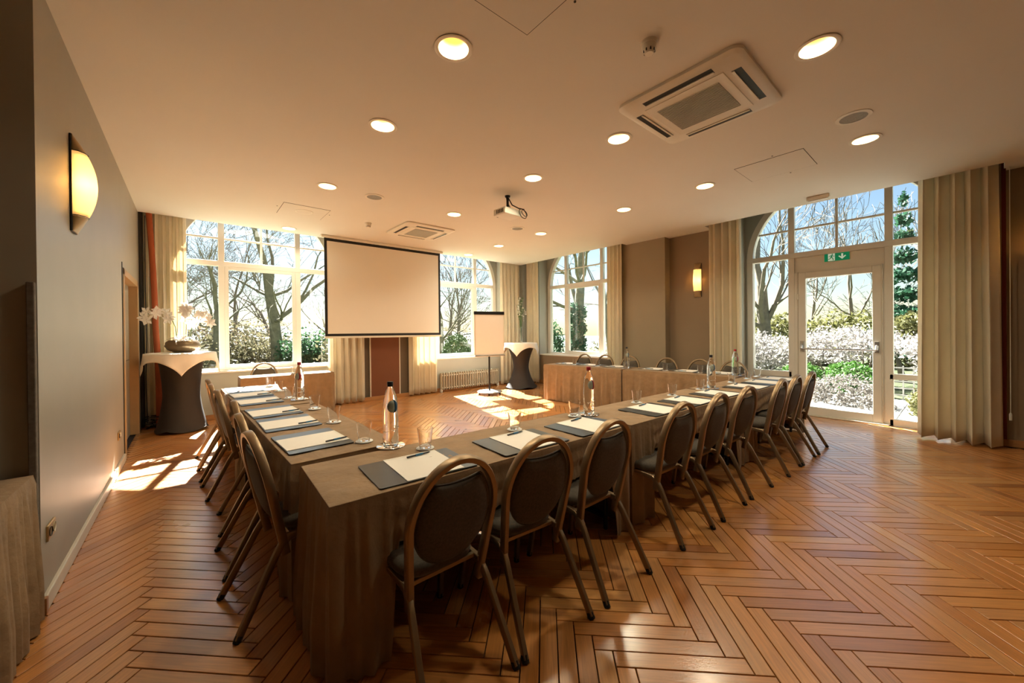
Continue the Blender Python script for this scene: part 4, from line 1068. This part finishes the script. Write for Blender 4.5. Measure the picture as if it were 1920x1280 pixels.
# trees behind the rear windows
bare_tree(3.35, 22.5, 11, .31, 12, 'large bare oak with thick straight trunk seen left of the screen', M_BARK2, .75, depth=7, first=.46, crook=.24)
bare_tree(.75, 21, 8.8, .20, 5, 'bare forked tree seen beside the orchid', M_BARK2, .5, depth=7, first=.33, crook=.25)
bare_tree(5.3, 20, 8.5, .17, 9, 'leaning bare tree at the left edge of the screen', M_BARK, .5, lean=(.55, 0), depth=6)
bare_tree(1.9, 27, 10, .15, 23, 'slim bare tree between the oak and the forked tree', M_BARK, .55, depth=7, crook=.3)
bare_tree(4.3, 30, 11, .14, 25, 'distant twiggy tree right behind the oak', M_BARK, .6, depth=7, crook=.3)
bare_tree(-.6, 31, 11, .14, 27, 'distant twiggy tree behind the forked tree', M_BARK, .6, depth=7, crook=.3)
bare_tree(-2.2, 24, 10, .22, 31, 'bare tree behind the left curtain edge', M_BARK, .55, depth=6)
bare_tree(13.2, 22, 9, .17, 14, 'slender bare tree seen right of the screen', M_BARK, .45, depth=7, first=.3)
bare_tree(15.2, 24, 9.5, .15, 17, 'slender bare tree seen above the flip chart', M_BARKP, .42, depth=6)
bare_tree(10.8, 19, 7.5, .14, 19, 'bare tree with crooked branches hidden partly by the screen', M_BARK2, .6, depth=6)
bare_tree(19, 30, 13, .2, 21, 'distant bare tree behind the flip chart', M_BARK, .5, depth=6)
k = 0
for (x, y, z, r, h, m, lb) in ((-1.5, 20, .5, 2.4, 1.6, M_SCRUB, 'low olive scrub under the forked tree'), (2.0, 23.5, .5, 2.4, 2.2, M_SCRUB, 'olive scrub left of the oak trunk'), (4.9, 22, .4, 1.5, 1.9, M_DGREEN, 'dark green scrub right of the oak trunk'),
                            (6.8, 20, .5, 1.8, 2.2, M_SCRUB, 'olive scrub at the left screen edge'), (3.2, 30, .3, 5.5, 3.2, M_SCRUB, 'distant olive thicket behind the oak'), (-5, 28, -.2, 4, 2.5, M_SCRUB, 'distant thicket behind the left curtain'),
                            (16.5, 27, .2, 4.5, 2.4, M_SCRUB, 'distant thicket behind the flip chart'), (9.5, 26, -.2, 3.5, 2.2, M_SCRUB, 'thicket hidden mostly by the screen'), (.6, 25.5, .5, 3.0, 2.5, M_BROWN, 'brown thicket between the forked tree and the oak')):
    leaf_cloud('shrub', lb, 'shrub', [(x, y, z-.4, r, r*.7, h), (x+r*.6, y+.6, z-.5, r*.7, r*.6, h*.8), (x-r*.6, y-.3, z-.5, r*.7, r*.6, h*.85)], m, 7500, .10, stem=(26, .035, M_BARK2), group='scrub behind the rear windows', seed=50+k, shell=.05); k += 1
leaf_cloud('clipped_hedge', 'rounded clipped hedge seen at the right edge of the screen', 'hedge', [(8.7, 14, .3, .62, .6, 1.0)], mat('hedge_leaves', (.10, .15, .06), .7, noise=(3, .15), island=.3), 5200, .05, seed=3, shell=.92)
# distant hill
def hill(u, v):
    a = radians(-20+150*u); r = 70+55*v; z = -4+7.5*sin(pi*min(v*1.2, 1)/2)*(.75+.25*sin(u*9))
    return (r*sin(a), r*cos(a), z)
struct(MB().grid(hill, 60, 8).build('hill', mat('far_woodland', (.12, .15, .15), .95, noise=(.25, .25), bump=(.8, .6, .6)), smooth=2), 'low wooded hill on the horizon', 'hill')
# beyond the corner window: ivy trunk
iv = bare_tree(14.2, 12.0, 13, .30, 41, 'ivy covered tree outside the corner window', M_BARK2, .5, depth=7, first=.4)
leaf_cloud('ivy', 'ivy climbing the trunk outside the corner window', 'ivy', [(14.2, 12.0, z, .50, .45, .55) for z in (.2, .9, 1.6, 2.3)], M_IVY, 3600, .07, seed=8)
leaf_cloud('shrub', 'dark evergreen shrub at the left of the corner window', 'shrub', [(13.6, 13.2, .5, .9, .7, 1.5)], M_DGREEN, 3000, .07, seed=9, shell=.5)
leaf_cloud('shrub', 'low scrub on the slope right of the ivy trunk', 'shrub', [(24, 15.5, -.3, 3.5, 3.5, 1.5), (22, 12.0, -.3, 3, 3, 1.3)], M_SCRUB, 6000, .10, seed=91, shell=.2, group='scrub behind the rear windows')
bare_tree(19, 13.5, 12, .18, 43, 'bare tree right of the ivy trunk', M_BARK, .5, depth=7)
# garden beyond the door
bare_tree(18, 5.2, 11.5, .30, 47, 'pale bare tree with forked trunk left of the garden door', M_BARKP, .5, depth=7, first=.30, lean=(0, .05))
bare_tree(24, 3.4, 9, .13, 49, 'thin bare tree seen through the door glass', M_BARKP, .45, depth=6)
bare_tree(27, 5.6, 9, .13, 50, 'distant bare tree seen left through the door glass', M_BARKP, .45, depth=6)
bare_tree(26, 1.5, 8, .12, 51, 'distant bare tree seen right through the door glass', M_BARKP, .45, depth=6)
leaf_cloud('blossom_shrub', 'wide white blossoming shrub in the middle of the garden door view', 'shrub', [(14, 2.2, 1.15, 1.2, 1.15, .42), (13.7, 3.1, .95, .9, .9, .36), (14.2, 1.3, 1.05, .9, .9, .38), (13.4, 2.4, .70, .8, .9, .25)], M_BLOS, 4600, .046, stem=(24, .03, M_BARK), seed=12, shell=.3)
leaf_cloud('blossom_shrub', 'white blossoming shrub seen through the left side pane', 'shrub', [(14.6, 4.6, .95, 1.2, 1.0, .45), (14.2, 4.0, .5, .8, .8, .4)], M_BLOS, 3000, .046, stem=(14, .03, M_BARK), seed=13, shell=.35)
leaf_cloud('blossom_shrub', 'white blossoming shrub seen through the right side pane', 'shrub', [(13.2, .55, .95, .8, .6, .35), (13.0, .2, .55, .7, .6, .25)], M_BLOS, 2200, .042, stem=(10, .035, M_BARK), seed=14, shell=.35)
leaf_cloud('clipped_bush', 'bright green clipped bush below the blossoms', 'bush', [(12, 1.75, .22, .5, .5, .42), (12.1, 2.7, .2, .45, .45, .36)], M_GREEN, 4500, .035, seed=15, shell=.9)
leaf_cloud('heather', 'pale grey white heather bush in front of the garden door', 'bush', [(10.0, 1.55, .05, .55, .62, .46), (10.2, 2.3, .0, .5, .5, .42), (9.7, 1.2, -.05, .4, .4, .36)], M_HEATH, 8000, .028, seed=16, shell=.85)
leaf_cloud('small_bush', 'small yellow green bush beside the right side pane', 'bush', [(9.25, .42, .18, .22, .2, .26)], M_YEL, 1600, .03, seed=17, shell=.4)
cf = []
for z in np.linspace(.8, 5.2, 9): r = .80*(1-(z-.8)/4.7)+.06; cf.append((16, 1.12, z, r, r, .24))
leaf_cloud('conifer', 'dark green conifer seen through the right side pane', 'tree', cf, M_CON, 4200, .07, stem=(1, .1, M_BARK), seed=18, shell=.2)
leaf_cloud('shrub', 'yellowish shrub in front of the conifer', 'shrub', [(14.6, .75, 1.55, .7, .5, .35)], M_YEL, 1800, .06, seed=19, shell=.4)
k = 0
for (y, w, lb) in ((6.5, 2.6, 'far yellow green hedge behind the forked tree'), (2.6, 2.8, 'far yellow green hedge behind the blossoms'), (-1.0, 2.6, 'far yellow green hedge behind the conifer')):
    leaf_cloud('hedge', lb, 'hedge', [(22, y, .6, 1.4, w, 1.7)], M_YEL, 5000, .10, seed=70+k, shell=.6, group='far hedges of the garden', stem=(8, .05, M_BARKP)); k += 1
lt = empty('lattice_fence', (11.2, .35, -.15)); tag(lt, 'low pale lattice fence seen through the right side pane', 'fence')
for kx in range(9): MB().box(-.012, .012, -.6+kx*.15-.012, -.6+kx*.15+.012, 0, .82).build('upright', M_PAVE, lt)
for kz in range(6): MB().box(-.02, -.008, -.62, .62, .08+kz*.14-.012, .08+kz*.14+.012).build('slat', M_PAVE, lt)
